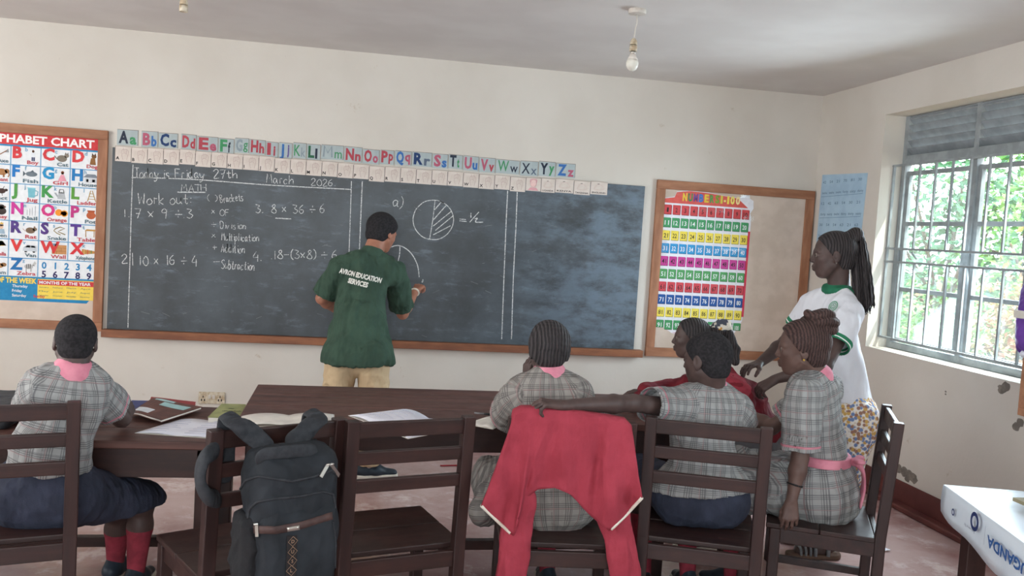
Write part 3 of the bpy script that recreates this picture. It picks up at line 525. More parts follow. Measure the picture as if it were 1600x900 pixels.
# ------------------------------------------------------------ chairs
def xf(o, rz, V):                                             # local -> world
    V = np.asarray(V, float); c, s = math.cos(rz), math.sin(rz)
    return np.stack([o[0]+V[..., 0]*c-V[..., 1]*s, o[1]+V[..., 0]*s+V[..., 1]*c, o[2]+V[..., 2]], -1)
CHAIR_W = .43
def make_chair():
    t = thing('classroom_chair', (0, 0, 0), 'x', 'chair', 'dark wooden slat-back classroom chairs'); w = CHAIR_W/2; D_ = M['dark']; DX = M['darkx']
    for s in (-1, 1):
        m = MB(); pts = [(s*w, .035, 0), (s*w, .03, .45), (s*w, 0, .93)]
        V = []
        for (x, y, z) in pts: V += [(x-.0225, y-.02, z), (x+.0225, y-.02, z), (x+.0225, y+.022, z), (x-.0225, y+.022, z)]
        F = [(3, 2, 1, 0), (8, 9, 10, 11)]+[(i*4+j, i*4+(j+1) % 4, i*4+4+(j+1) % 4, i*4+4+j) for i in range(2) for j in range(4)]
        m.add(V, F, D_); m.build('back_post', t, bevel=.004)
        m = MB(); m.box((s*w-.022, .42, 0), (s*w+.022, .464, .425), D_); m.build('front_leg', t, bevel=.004)
        m = MB(); m.box((s*w-.012, .045, .365), (s*w+.012, .43, .425), DX); m.build('seat_rail', t, bevel=.003)
        m = MB(); m.box((s*w-.012, .05, .13), (s*w+.012, .43, .165), DX); m.build('stretcher', t, bevel=.003)
    for z in (.895, .795, .695):
        y = .03*(1-(z-.45)/.48); h = .048 if z < .85 else .056
        m = MB(); m.bar((-w+.01, y, z), (w-.01, y, z), .02, h, DX, up=(0, -.06, 1)); m.build('back_rail', t, bevel=.004)
    m = MB(); m.box((-w+.01, .02, .365), (w-.01, .042, .425), DX); m.build('seat_rail', t, bevel=.003)
    m = MB(); m.box((-w+.01, .437, .365), (w-.01, .459, .425), DX); m.build('seat_rail', t, bevel=.003)
    m = MB(); m.box((-w+.01, .435, .10), (w-.01, .455, .135), DX); m.build('stretcher', t, bevel=.003)
    for a, b in ((.052, .265), (.269, .482)):
        m = MB(); m.box((-w-.022, a, .4255), (w+.022, b, .447), M['darkx']); m.build('seat_plank', t, bevel=.004)
    return t
_proto = make_chair(); _used = [False]
def copy_tree(o, parent=None):
    c = o.copy(); COL.objects.link(c)
    if parent is not None: c.parent = parent
    for ch in list(o.children): copy_tree(ch, c)
    return c
CH_ = {}
def place_chair(key, L, Rr, label):
    L, Rr = np.array(L[:2], float), np.array(Rr[:2], float); d = nrm(Rr-L); mid = (L+Rr)/2; rz = math.atan2(d[1], d[0])
    o = copy_tree(_proto) if _used[0] else _proto; _used[0] = True
    o.location = (mid[0], mid[1], 0); o.rotation_euler = (0, 0, rz); o['label'] = label; ORG[o.name] = np.array([mid[0], mid[1], 0]); CH_[key] = (np.array([mid[0], mid[1], 0]), rz, o); return o
lp = P(116, 627, Z=.93); lq = P(0, 630, Z=.93); ld = nrm((lp-lq)[:2])
place_chair('LB', lp[:2]-ld*CHAIR_W, lp, 'dark wooden slat-back chair under the boy at far left')
place_chair('BP', P(337, 671, Z=.93), P(531, 653, Z=.93), 'dark wooden slat-back chair with a black backpack hung on it')
place_chair('EM', P(558, 657, Z=.93), P(727, 650, Z=.93), 'empty dark wooden slat-back chair between the backpack and the red cardigan')
place_chair('JK', P(812, 652, Z=.93), P(978, 660, Z=.93), 'dark wooden chair with a red cardigan draped over its back')
place_chair('RB', P(1030, 652, Z=.93), P(1186, 667, Z=.93), 'dark wooden slat-back chair under the boy with his arm stretched out')
place_chair('BG', P(1405, 661, Z=.93), P(1386, 632, Z=.93), 'dark wooden chair turned sideways under the girl with the hair bun')
t = thing('wooden_stool', (2.02, 4.26, 0), 'plain wooden stool under the girl in the red sweater', 'stool')
m = MB(); m.box((1.86, 4.06, .415), (2.18, 4.46, .447), M['top']); m.build('seat', t, bevel=.004)
for x in (1.89, 2.15):
    for y in (4.09, 4.43): m = MB(); m.box((x-.02, y-.02, 0), (x+.02, y+.02, .414), M['dark']); m.build('leg', t, bevel=.003)
# ------------------------------------------------------------ tables
def table(name, x0, x1, y0, y1, z, rz, label, parts, apron=.115, piv=None):
    c = np.array([(x0+x1)/2, (y0+y1)/2, 0]); t = thing(name, c, label, 'table', None, rz); ORG[t.name] = c
    w, d = (x1-x0)/2, (y1-y0)/2; T = M['top']; DX = M['darkx']
    def part(n, mb, bev=.003): o = mb.build(n, t, bevel=bev, org=(0, 0, 0)); return o
    k = 3; pw = 2*d/k
    for i in range(k): m = MB(); m.box((-w, -d+i*pw+.0012, z-.032), (w, -d+(i+1)*pw-.0012, z), T); part('table_plank', m, .005)
    for y in (-d+.03, d-.03): m = MB(); m.box((-w+.05, y-.012, z-.032-apron), (w-.05, y+.012, z-.033), DX); part('apron', m)
    for x in (-w+.06, w-.06): m = MB(); m.box((x-.012, -d+.045, z-.032-apron), (x+.012, d-.045, z-.033), DX); part('apron', m)
    for x in (-w+.06, w-.06):
        for y in (-d+.05, d-.05): m = MB(); m.box((x-.032, y-.032, 0), (x+.032, y+.032, z-.033), M['dark']); part('leg', m, .005)
    if parts:
        for x in (-w+.06, w-.06): m = MB(); m.box((x-.014, -d+.05, .09), (x+.014, d-.05, .13), DX); part('stretcher', m)
        m = MB(); m.box((-w+.06, -.02+parts, .09), (w-.06, .02+parts, .135), DX); part('foot_rail', m)
    return t
T1Z, T2Z = .715, .755
table('classroom_table', -3.0, -.50, 3.49, 4.15, T1Z, 0, 'long dark wooden table at the left with the magazines on it', .25)
table('classroom_table', -.475, 1.50, 3.80, 4.55, T2Z, math.radians(.6), 'slightly taller dark wooden table in the middle behind the empty chair', -.15)
# right-hand table with the banner cloth
RT_A, RT_B = P(1475, 757, Z=.75), P(1600, 848, Z=.75)
rdir = nrm((RT_A-RT_B)[:2]); rang = math.atan2(rdir[1], rdir[0])-math.pi/2                   # table's own +Y along its left edge
def rt(x, y, z): c, s = math.cos(rang), math.sin(rang); return np.array([RT_A[0]+x*c-y*s, RT_A[1]+x*s+y*c, z])   # origin at the far left corner
t = thing('side_table', rt(.6, -.6, 0), 'dark wooden side table under a white banner cloth at the lower right', 'table'); TBL3 = t
def rbox(mb, lo, hi, mt):
    b = len(mb.v); mb.box(lo, hi, mt); mb.v[b:] = [tuple(rt(*p)) for p in mb.v[b:]]
m = MB(); rbox(m, (0, -1.3, .72), (1.1, 0, .748), M['top']); m.build('tabletop', t, bevel=.004)
for x, y in ((.09, -.09), (.09, -1.2), (1.0, -.09), (1.0, -1.2)): m = MB(); rbox(m, (x-.035, y-.035, 0), (x+.035, y+.035, .719), M['dark']); m.build('leg', t, bevel=.004)
for lo, hi in (((.09, -1.2, .62), (.11, -.09, .72)), ((.09, -.11, .62), (1.0, -.09, .72)), ((.98, -1.2, .62), (1.0, -.09, .72))): m = MB(); rbox(m, lo, hi, M['darkx']); m.build('apron', t)
def banner_cloth():
    V, F = [], []; nx, ny = 14, 26; L = 1.0
    prof = [(.9, .7525)]+[(.9-.9*i/8, .7525) for i in range(1, 9)]+[(-.008, .749), (-.010, .735), (-.011, .70), (-.012, .66), (-.013, .62)]
    k = len(prof)
    for j in range(ny+1):
        y = -.012-j*(1.25/ny); drop = .10+.055*min(1, j/10)+.006*math.sin(j*.9)
        for i, (x, z) in enumerate(prof):
            if i >= 9: q = (i-9)/(k-10); z = .751-q*drop; x = -.006-.004*math.sin(q*3)-.006*math.sin(j*.55)*q-.012*q*(j/ny)
            else: z = .7515+.0015*math.sin(j*.8+i*1.3)*(i < 8)
            V.append(rt(x, y, z))
    F = [(j*k+i, j*k+i+1, (j+1)*k+i+1, (j+1)*k+i) for j in range(ny) for i in range(k-1)]
    tt = NT('white_vinyl_banner', .3, .5); v = tt.coord('Object'); tt.col(tt.mix(tt.noise(v, 6, 3), lin((200, 212, 224)), lin((220, 228, 234)))); tt.bump(tt.noise(v, 9, 3), .25, .01)
    root = link_mesh('banner_cloth', V, F, [tt.m], None, None, True); sd = root.modifiers.new('thickness', 'SOLIDIFY'); sd.thickness = .0012; sd.offset = 1
    tag(root, 'white vinyl banner with upside-down blue lettering used as a tablecloth', 'tablecloth')
    # the print hangs upside down on the overhanging side
    c, s_ = math.cos(rang), math.sin(rang)
    sh = Sheet(rt(-.024, -.02, .745), (-s_, c, 0), (0, 0, -1), (-c, -s_, 0)); nv = flat((48, 62, 110), .4); bl = flat((52, 92, 150), .4)
    def ring(x, z, r, w, mt): sh.line([(x+r*math.cos(a*.33), z+r*math.sin(a*.33)) for a in range(20)], w, mt, 1)
    ring(-.145, .052, .010, .006, nv); sh.mb.build('printed_ring', root); sh.mb = MB(); ring(-.325, .028, .026, .014, nv)
    for a in range(0, 360, 40): sh.line([(-.325+.032*math.cos(math.radians(a)), .028+.032*math.sin(math.radians(a))), (-.325+.026*math.cos(math.radians(a)), .028+.024*math.sin(math.radians(a)))], .010, nv, 1)
    sh.mb.build('printed_emblem', root); sh.mb = MB(); sh.text('Empowered By', -.29, .058, .0095, flat((110, 120, 140)), 1, 'c', w=.085)
    sh.line([(-.41, .014), (-.41, .078)], .002, flat((160, 170, 185)), 1)
    sh.text('NETWORK UGANDA', -.43, .038, .036, bl, 1, 'r', bold=.03, w=.62)
    o = sh.mb.build('printed_lettering', root, label='upside-down blue lettering')
banner_cloth()
def rsheet(name, pts, z, th, mt, label, cat, rot=0):
    s = Sheet(rt(0, 0, z+th), (math.cos(rang), math.sin(rang), 0), (-math.sin(rang), math.cos(rang), 0), (0, 0, 1)); s.slab(pts, mt, th)
    return tag(s.mb.build(name), label, cat)
rsheet('closed_book', [(.16, -.30), (.42, -.22), (.46, -.40), (.20, -.50)], .755, .018, M['page'], 'closed cream-edged book lower in the pair on the white banner', 'book')
rsheet('folder', [(.14, -.24), (.45, -.16), (.49, -.36), (.19, -.44)], .7735, .012, mat('olive_card', (150, 140, 112), .7), 'olive card folder lying on the book on the banner table', 'folder')
# framed shelf and purple bag at the right edge
SH = P(1589, 648, X=3.36); t = thing('wall_shelf', (3.45, 3.6, SH[2]), 'open wooden box shelf on the window wall at the right edge', 'shelf'); SY, SZ = SH[1], SH[2]
for lo, hi in (((3.36, 3.2, SZ), (3.505, SY, SZ+.04)), ((3.36, 3.2, SZ+.27), (3.505, SY, SZ+.295)), ((3.36, SY-.04, SZ+.04), (3.505, SY, SZ+.27)), ((3.36, 3.2, SZ+.04), (3.505, 3.24, SZ+.27))): m = MB(); m.box(lo, hi, M['pine']); m.build('frame_board', t, bevel=.003)
m = MB(); m.box((3.49, 3.24, SZ+.04), (3.505, SY-.04, SZ+.27), mat('brown_back_board', (92, 62, 46), .7)); m.build('back_board', t)
# ------------------------------------------------------------ smooth solid modelling (signed distances, surface nets)
class Prim:
    def __init__(s, fn, lo, hi): s.fn, s.lo, s.hi = fn, np.array(lo, float), np.array(hi, float)
def A3(v): return np.array(v, float)
def cone(a, b, ra, rb, front=None, flat=1.0):
    """tapered capsule; flat < 1 squeezes it along the front direction"""
    a, b = A3(a), A3(b); ba = b-a; l2 = max(ba@ba, 1e-9); f = None if front is None else nrm(front)
    def fn(X, Y, Z):
        px, py, pz = X-a[0], Y-a[1], Z-a[2]; h = np.clip((px*ba[0]+py*ba[1]+pz*ba[2])/l2, 0, 1)
        qx, qy, qz = px-h*ba[0], py-h*ba[1], pz-h*ba[2]; r = ra+h*(rb-ra); d2 = qx*qx+qy*qy+qz*qz
        if f is not None: q = qx*f[0]+qy*f[1]+qz*f[2]; d2 = d2+q*q*(1/flat**2-1)
        d = np.sqrt(d2)-r
        return d*(.5+.5*flat) if f is not None else d
    R_ = max(ra, rb); return Prim(fn, np.minimum(a, b)-R_, np.maximum(a, b)+R_)
def ellip(c, axes, rad):
    c = A3(c); ax = [nrm(q) for q in axes]
    def fn(X, Y, Z):
        p = (X-c[0], Y-c[1], Z-c[2]); k0 = 0; k1 = 0
        for q, r in zip(ax, rad):
            t = p[0]*q[0]+p[1]*q[1]+p[2]*q[2]; k0 = k0+(t/r)**2; k1 = k1+(t/r**2)**2
        k0 = np.sqrt(k0); return k0*(k0-1)/np.maximum(np.sqrt(k1), 1e-6)
    e = np.sqrt(sum((np.abs(q)*r)**2 for q, r in zip(ax, rad))); return Prim(fn, c-e, c+e)
def rbox(c, axes, half, r):
    c = A3(c); ax = [nrm(q) for q in axes]
    def fn(X, Y, Z):
        p = (X-c[0], Y-c[1], Z-c[2]); o = 0; ins = None
        for q, h in zip(ax, half):
            t = np.abs(p[0]*q[0]+p[1]*q[1]+p[2]*q[2])-(h-r); o = o+np.maximum(t, 0)**2; ins = t if ins is None else np.maximum(ins, t)
        return np.sqrt(o)+np.minimum(ins, 0)-r
    e = sum(np.abs(q)*h for q, h in zip(ax, half)); return Prim(fn, c-e, c+e)
def half(pt, n, lo, hi):
    pt, n = A3(pt), nrm(n); return Prim(lambda X, Y, Z: (X-pt[0])*n[0]+(Y-pt[1])*n[1]+(Z-pt[2])*n[2], lo, hi)
def both(*ps):
    """intersection of prims, bounded by the first"""
    def fn(X, Y, Z):
        d = ps[0].fn(X, Y, Z)
        for q in ps[1:]: d = np.maximum(d, q.fn(X, Y, Z))
        return d
    return Prim(fn, ps[0].lo, ps[0].hi)
def less(p, *cuts):
    def fn(X, Y, Z):
        d = p.fn(X, Y, Z)
        for q in cuts: d = np.maximum(d, -q.fn(X, Y, Z))
        return d
    return Prim(fn, p.lo, p.hi)
def plane(pt, n): return half(pt, n, (0, 0, 0), (0, 0, 0))
def solid(ops, h=.005, smooth=1):
    """ops: (prim, k) union with blend k | ('-', prim, k) carve | ('&', prim) cut everywhere. -> vertices, quads"""
    us = [o for o in ops if isinstance(o[0], Prim)]
    lo = np.min([o[0].lo for o in us], 0)-3*h; hi = np.max([o[0].hi for o in us], 0)+3*h; n = np.ceil((hi-lo)/h).astype(int)+1
    g = np.full(tuple(n), 1.0, np.float32); ax = [(lo[i]+h*np.arange(n[i])).astype(np.float32) for i in range(3)]
    def blk(p, m):
        i0 = np.clip(np.floor((p.lo-m-lo)/h).astype(int), 0, n); i1 = np.clip(np.ceil((p.hi+m-lo)/h).astype(int)+1, 0, n)
        sl = tuple(slice(a, b) for a, b in zip(i0, i1)); return sl, (ax[0][sl[0]][:, None, None], ax[1][sl[1]][None, :, None], ax[2][sl[2]][None, None, :])
    for o in ops:
        if isinstance(o[0], Prim):
            p, k = o; sl, c = blk(p, k+4*h); d = p.fn(*c).astype(np.float32); a = g[sl]
            if k > 0: q = np.maximum(k-np.abs(a-d), 0)/k; g[sl] = np.minimum(a, d)-q*q*k*.25
            else: g[sl] = np.minimum(a, d)
        elif o[0] == '-':
            p, k = o[1], o[2]; sl, c = blk(p, k+4*h); d = -p.fn(*c).astype(np.float32); a = g[sl]
            if k > 0: q = np.maximum(k-np.abs(a-d), 0)/k; g[sl] = np.maximum(a, d)+q*q*k*.25
            else: g[sl] = np.maximum(a, d)
        else:
            d = o[1].fn(ax[0][:, None, None], ax[1][None, :, None], ax[2][None, None, :]).astype(np.float32); g = np.maximum(g, d)
    return nets(g, lo, h, smooth)
_C = np.array([(i, j, k) for i in (0, 1) for j in (0, 1) for k in (0, 1)])
_E = [(a, b) for a in range(8) for b in range(a+1, 8) if np.abs(_C[a]-_C[b]).sum() == 1]
def nets(g, lo, h, smooth):
    s = g < 0; n = np.array(g.shape)
    cnt = np.zeros(tuple(n-1), np.uint8)
    for c in _C: cnt += s[c[0]:n[0]-1+c[0], c[1]:n[1]-1+c[1], c[2]:n[2]-1+c[2]]
    idx = np.argwhere((cnt > 0) & (cnt < 8)); lut = np.full(tuple(n-1), -1, np.int32); lut[tuple(idx.T)] = np.arange(len(idx))
    val = np.stack([g[tuple((idx+c).T)] for c in _C], 1); acc = np.zeros((len(idx), 3)); w = np.zeros(len(idx))
    for a, b in _E:
        va, vb = val[:, a], val[:, b]; m = (va < 0) != (vb < 0); t = va[m]/(va[m]-vb[m])
        acc[m] += _C[a]+t[:, None]*(_C[b]-_C[a]); w[m] += 1
    V = lo+h*(idx+acc/w[:, None]); Q = []
    for d in range(3):
        u, v = (d+1) % 3, (d+2) % 3; e = np.eye(3, dtype=int); sa = [slice(1, None)]*3; sa[d] = slice(0, -1)
        A = [slice(1, -1)]*3; A[d] = slice(0, -1); Bq = [slice(1, -1)]*3; Bq[d] = slice(1, None)
        sA, sB = s[tuple(A)], s[tuple(Bq)]; p = np.argwhere(sA != sB); off = np.array([1, 1, 1]); off[d] = 0; p = p+off; fl = s[tuple(p.T)]
        q = np.stack([lut[tuple((p-x).T)] for x in (e[u]+e[v], e[v], 0*e[u], e[u])], 1)
        q[~fl] = q[~fl][:, ::-1]; Q.append(q)
    Q = np.concatenate(Q)
    for _ in range(smooth):
        a = Q.ravel(); b = np.roll(Q, -1, 1).ravel(); s_ = np.zeros_like(V); c_ = np.bincount(np.r_[a, b], minlength=len(V))
        for i in range(3): s_[:, i] = np.bincount(np.r_[a, b], np.r_[V[b, i], V[a, i]], len(V))
        V = V*.5+.5*s_/np.maximum(c_, 1)[:, None]
    return V, Q
def normals(V, Q):
    fn = np.cross(V[Q[:, 2]]-V[Q[:, 0]], V[Q[:, 3]]-V[Q[:, 1]]); N = np.zeros_like(V)
    for k in range(4):
        for i in range(3): N[:, i] += np.bincount(Q[:, k], fn[:, i], len(V))
    return N/np.maximum(np.linalg.norm(N, axis=1), 1e-9)[:, None]
def wob(V, seed, freq, aniso=(1, 1, 1), n=9):
    r = np.random.RandomState(seed); out = 0
    for _ in range(n):
        k = r.normal(size=3)*freq*np.array(aniso); out = out+np.sin(V@k+r.uniform(0, 6.28))
    return out/math.sqrt(n)
def crumple(V, Q, amp, freq, seed, aniso=(1, 1, 1)):
    """cloth folds: soft waves and sharper creases along the normals"""
    freq = freq*2.6; N = normals(V, Q); a = wob(V, seed, freq, aniso); b = 1-np.abs(wob(V, seed+1, freq*.75, aniso))
    c2 = 1-np.abs(wob(V, seed+7, freq*1.7, (aniso[0], aniso[1], aniso[2]*.6))); return V+N*(amp*np.maximum(.6*a+.7*b+.45*c2-.25, -.3))[:, None]
def mesh_solid(name, ops, mt, parent, h=.005, fold=None, bones=None, smooth=1, label=None):
    V, Q = solid(ops, h, smooth)
    if fold: V = crumple(V, Q, *fold)
    o = link_mesh(name, V, Q, mt, parent, None, True, None, label)
    if bones:                                                  # cloth coordinates: around the limb, along the limb, which piece
        best = np.full(len(V), 9.); uv = np.zeros((len(V), 3))
        for a, b, r, fr, pid in bones:
            a, b = A3(a), A3(b); ba = b-a; L = np.linalg.norm(ba); z = ba/L; f = nrm(A3(fr)-z*(A3(fr)@z)); sd = np.cross(z, f); p = V-a; t = p@z
            q = p-np.clip(t, 0, L)[:, None]*z; dd = np.linalg.norm(q, axis=1)-r; an = np.arctan2(p@sd, p@f)
            m = dd < best; best[m] = dd[m]; uv[m] = np.stack([an*r, t-L, np.full(len(V), pid)], 1)[m]
        at = o.data.attributes.new('cloth', 'FLOAT_VECTOR', 'POINT'); at.data.foreach_set('vector', uv.astype(np.float32).ravel())
    return o
# ------------------------------------------------------------ cloth and skin
def plaid_mat(name, base, dark, line, line2, trim=None):
    t = NT(name, .85, .15); at = t.n('ShaderNodeAttribute'); at.attribute_name = 'cloth'; sp = t.n('ShaderNodeSeparateXYZ'); t.put(sp.inputs[0], at.outputs['Vector'])
    u, v, w = sp.outputs
    def wave(x, per, ph=0): return t.math('SINE', t.math('MULTIPLY_ADD', x, 6.28318/per, ph))
    def soft(x, a, b): return t.ramp(x, a, b)
    bu, bv = soft(wave(u, .046), -.15, .15), soft(wave(v, .046), -.15, .15); hu, hv = soft(wave(u, .0072), -.4, .4), soft(wave(v, .0072), -.4, .4)
    f = t.math('ADD', t.math('MULTIPLY', t.math('MULTIPLY', bu, hu), .75), t.math('MULTIPLY', t.math('MULTIPLY', bv, hv), .75))
    c = t.mix(t.math('MINIMUM', f, 1.0), lin(base), lin(dark))
    c = t.mix(t.math('MULTIPLY', soft(wave(u, .046, 1.6), .965, .99), .45), c, lin(line)); c = t.mix(t.math('MULTIPLY', soft(wave(v, .046, 1.6), .965, .99), .45), c, lin(line))
    c = t.mix(t.math('MULTIPLY', soft(wave(u, .092, .2), .985, .996), .4), c, lin(line2)); c = t.mix(t.math('MULTIPLY', soft(wave(v, .092, .2), .985, .996), .4), c, lin(line2))
    c = t.mix(t.math('MULTIPLY', t.noise(t.coord('Object'), 9, 4), .25), c, lin(dark))
    if trim:
        a, b, tc = trim; isS = t.math('GREATER_THAN', w, .5); m_ = t.math('MULTIPLY', isS, t.math('MULTIPLY', t.math('GREATER_THAN', v, a), t.math('LESS_THAN', v, b))); c = t.mix(m_, c, lin(tc))
    t.col(c); t.bump(t.math('ADD', t.math('MULTIPLY', t.noise(t.coord('Object'), 380, 2), .03), t.noise(t.coord('Object', (1, 1, .6)), 15, 2)), .7, .03); return t.m
M['plaid'] = plaid_mat('grey_checked_school_cloth', (158, 158, 156), (100, 100, 101), (88, 86, 92), (168, 130, 130), (-.026, -.017, (190, 124, 136)))
M['plaidbrown'] = plaid_mat('grey_brown_checked_school_cloth', (150, 145, 139), (94, 90, 88), (82, 76, 78), (158, 120, 118), (-.026, -.017, (190, 124, 136)))
M['pink'] = mat('pink_cotton', (216, 140, 156), .85, (200, 122, 140), 14, .15, 200)
M['navy'] = mat('navy_cotton', (52, 56, 72), .85, (42, 46, 60), 10, .2, 200, wr=13)
M['redknit'] = mat('crimson_knit', (160, 58, 72), .9, (146, 50, 63), 10, .35, 260, wr=13)
M['redshade'] = mat('shaded_red_knit', (124, 34, 44), .9, (92, 26, 36), 5, .35, 260, wr=13)  # darker side of the red sweater, its shade put into the colour
M['redsock'] = mat('red_knit_sock', (150, 54, 68), .9, (128, 46, 58), 18, .3, 220)
M['green'] = mat('dark_green_polo_knit', (58, 80, 66), .85, (48, 68, 56), 9, .25, 300, wr=13)
M['khaki'] = mat('khaki_cotton', (196, 172, 138), .85, (180, 156, 124), 8, .2, 200, wr=13)
M['shoe'] = mat('black_shoe_leather', (48, 58, 68), .45, (38, 46, 54), 20)
M['sole'] = mat('white_rubber', (226, 218, 204), .6)
M['hairb'] = mat('short_black_hair', (52, 50, 52), .9, (38, 36, 38), 90, .9, 420, .15)
def skin(name, c, c2):
    t = NT(name, .52, .35); v = t.coord('Object'); t.col(t.mix(t.ramp(t.noise(v, 14, 4), .3, .7), lin(c), lin(c2))); t.bump(t.noise(v, 240, 3), .1, .001); return t.m
M['skin'] = skin('deep_brown_skin', (84, 66, 62), (70, 55, 52)); M['skinl'] = skin('brown_skin', (102, 78, 70), (88, 66, 60)); M['skint'] = skin('tan_skin', (168, 116, 94), (150, 100, 80))
def braid_mat(name, c, c2, axis_scale, sc=60):
    t = NT(name, .7, .3); w = t.n('ShaderNodeTexWave'); w.inputs['Scale'].default_value = sc; w.inputs['Distortion'].default_value = 2.5; w.inputs['Detail'].default_value = 2; w.inputs['Detail Scale'].default_value = 3
    t.put(w.inputs['Vector'], t.coord('Object', axis_scale)); f = t.math('MULTIPLY', w.outputs[1], 1.0); t.col(t.mix(f, lin(c), lin(c2))); t.bump(f, .9, .006); return t.m
M['braid'] = braid_mat('braided_black_hair', (36, 33, 34), (66, 60, 61), (1, .35, .35), 24)
M['braidbr'] = braid_mat('braided_brown_hair', (50, 36, 34), (86, 64, 60), (1, .4, 1), 26)
M['eye'] = flat((140, 128, 120), .4); M['iris'] = flat((34, 22, 18), .25)
# ------------------------------------------------------------ anatomy
def frame(fwd, up):
    f = nrm(fwd); u = A3(up); u = nrm(u-f*(u@f)); return f, np.cross(f, u), u          # forward, right, up
def head_ops(c, fwd, up, hh, neck=None, female=False, rn=.27):
    f, r, u = frame(fwd, up); c = A3(c); L = lambda a, b, d: c+hh*(a*f+b*r+d*u); ax = (f, r, u); E = lambda a, b, d, x, y, z: ellip(L(a, b, d), ax, (x*hh, y*hh, z*hh))
    K = lambda p, q, ra, rb: cone(L(*p), L(*q), ra*hh, rb*hh)
    o = [(E(-.05, 0, .13, .43, .335, .37), 0), (E(.13, 0, -.14, .27, .262, .33), .10*hh), (E(.23, 0, -.38, .115, .12, .105), .10*hh)]
    for s in (-1, 1):
        o += [(E(.235, s*.155, -.075, .10, .10, .09), .07*hh), (K((.0, s*.235, -.20), (.17, s*.13, -.40), .085, .07), .10*hh), (K((.345, s*.03, .085), (.29, s*.2, .075), .05, .042), .05*hh)]
    o += [(K((.365, 0, .06), (.43, 0, -.105), .032, .052), .04*hh)]
    for s in (-1, 1): o += [(E(.405, s*.062, -.122, .045, .042, .036), .025*hh), ('-', E(.39, s*.145, .005, .06, .075, .05), .03*hh), (E(.322, s*.14, .002, .052, .066, .054), .008*hh)]
    for s in (-1, 1): o += [(K((.392, 0, -.235), (.335, s*.105, -.245), .040, .022), .02*hh), (K((.382, 0, -.292), (.325, s*.095, -.275), .042, .022), .02*hh)]
    for s in (-1, 1):                                         # ears
        o += [(ellip(L(-.045, s*.345, -.02), (nrm(f+.25*s*r), nrm(r-.25*s*f), u), (.085*hh, .032*hh, .135*hh)), .02*hh), ('-', E(-.02, s*.385, .0, .045, .03, .075), .012*hh), (E(-.02, s*.335, -.125, .04, .03, .045), .02*hh)]
    if neck is not None: o += [(cone(L(-.10, 0, -.22), neck, rn*hh, (rn+.02)*hh), .07*hh)]
    return o
def hair_cap(c, fwd, up, hh, t=.035, line=.0, drop=0, nrmv=(.70, -.71), nape=-.36):
    """cap of hair behind a plane from the forehead to the nape"""
    f, r, u = frame(fwd, up); c = A3(c); n = nrm(f*nrmv[0]+u*nrmv[1])
    big = ellip(c+hh*(-.05*f+.13*u), (f, r, u), tuple(hh*(q+t) for q in (.43, .335, .37)))
    low = ellip(c+hh*(-.16*f-.10*u), (f, r, u), (hh*(.27+t), hh*(.27+t), hh*.30))
    cut = plane(c+n*hh*(.02+line), n); bot = plane(c+u*hh*nape, -u)
    return [(both(big, cut, bot), 0), (both(low, cut, bot), .03*hh)]
def eyes(c, fwd, up, hh, parent):
    f, r, u = frame(fwd, up); c = A3(c)
    for s in (-1, 1):
        m = MB(); e = c+hh*(.326*f+s*.14*r+.002*u); d = nrm(f+.12*s*r); m.lathe(e, [(hh*.055*math.sin(a), hh*.055*math.cos(a)) for a in np.linspace(.02, 1.3, 7)], M['eye'], 14, d)
        m.lathe(e+d*hh*.003, [(hh*.0555*math.sin(a), hh*.0555*math.cos(a)) for a in np.linspace(.01, .62, 6)], M['iris'], 12, d); m.build('eye', parent, smooth=True)
def hand_ops(w, d, n, s, k=1.0, curl=(.35, .35, .35, .35), thumb=(.7, .35), spread=.07, elbow_r=None):
    """w wrist, d towards the fingertips, n the way the palm faces, s towards the thumb; k=1 adult (18 cm)"""
    w = A3(w); d = nrm(d); n = A3(n); n = nrm(n-d*(n@d)); x = np.cross(d, n); s = x*(1 if x@A3(s) > 0 else -1); o = []
    B = [(.030, .088, .072), (.010, .092, .080), (-.011, .088, .074), (-.030, .080, .058)]; rad = (.0088, .0092, .0088, .0078)
    o += [(cone(w-d*.01*k, w+d*.03*k, .021*k, .023*k, n, .72), .012*k)]
    for i, (sx, ln, fl) in enumerate(B):
        kn = w+k*(s*sx+d*ln); o.append((cone(w+k*(s*sx*.55+d*.016), kn, .0145*k, .0115*k), .010*k))
        dd = nrm(d+s*(1.5-i)*spread); p = kn; a = 0
        for j, q in enumerate((.44, .31, .25)):
            a += curl[i]*(.9, 1.1, .8)[j]; v = dd*math.cos(a)+n*math.sin(a); p2 = p+v*fl*q*k; o.append((cone(p, p2, rad[i]*k*(1-.06*j), rad[i]*k*(.95-.07*j)), .0035*k)); p = p2
    t0 = w+k*(s*.022+d*.026+n*.006); v1 = nrm(s*.75*thumb[0]+d*.75+n*.35); t1 = t0+v1*.042*k; v2 = nrm(v1-s*thumb[1]*.8+d*.25+n*thumb[1]*.5); t2 = t1+v2*.032*k; v3 = nrm(v2-s*thumb[1]*.6+n*.2); t3 = t2+v3*.026*k
    o += [(cone(w+k*(s*.012+d*.012), t1, .016*k, .0125*k), .010*k), (cone(t1, t2, .0112*k, .0105*k), .004*k), (cone(t2, t3, .0105*k, .0085*k), .004*k)]
    return o
def arm_ops(sh, el, wr, k):
    sh, el, wr = A3(sh), A3(el), A3(wr); m = el+(wr-el)*.3
    return [(cone(sh, el, .050*k, .038*k), .03), (cone(el, m, .037*k, .040*k), .02), (cone(m, wr, .040*k, .0245*k), .02)]
def leg_ops(hip, kn, an, k):
    hip, kn, an = A3(hip), A3(kn), A3(an); m = kn+(an-kn)*.32
    return [(cone(hip, kn, .078*k, .055*k), .04), (cone(kn, m, .053*k, .055*k), .03), (cone(m, an, .055*k, .034*k), .03)]
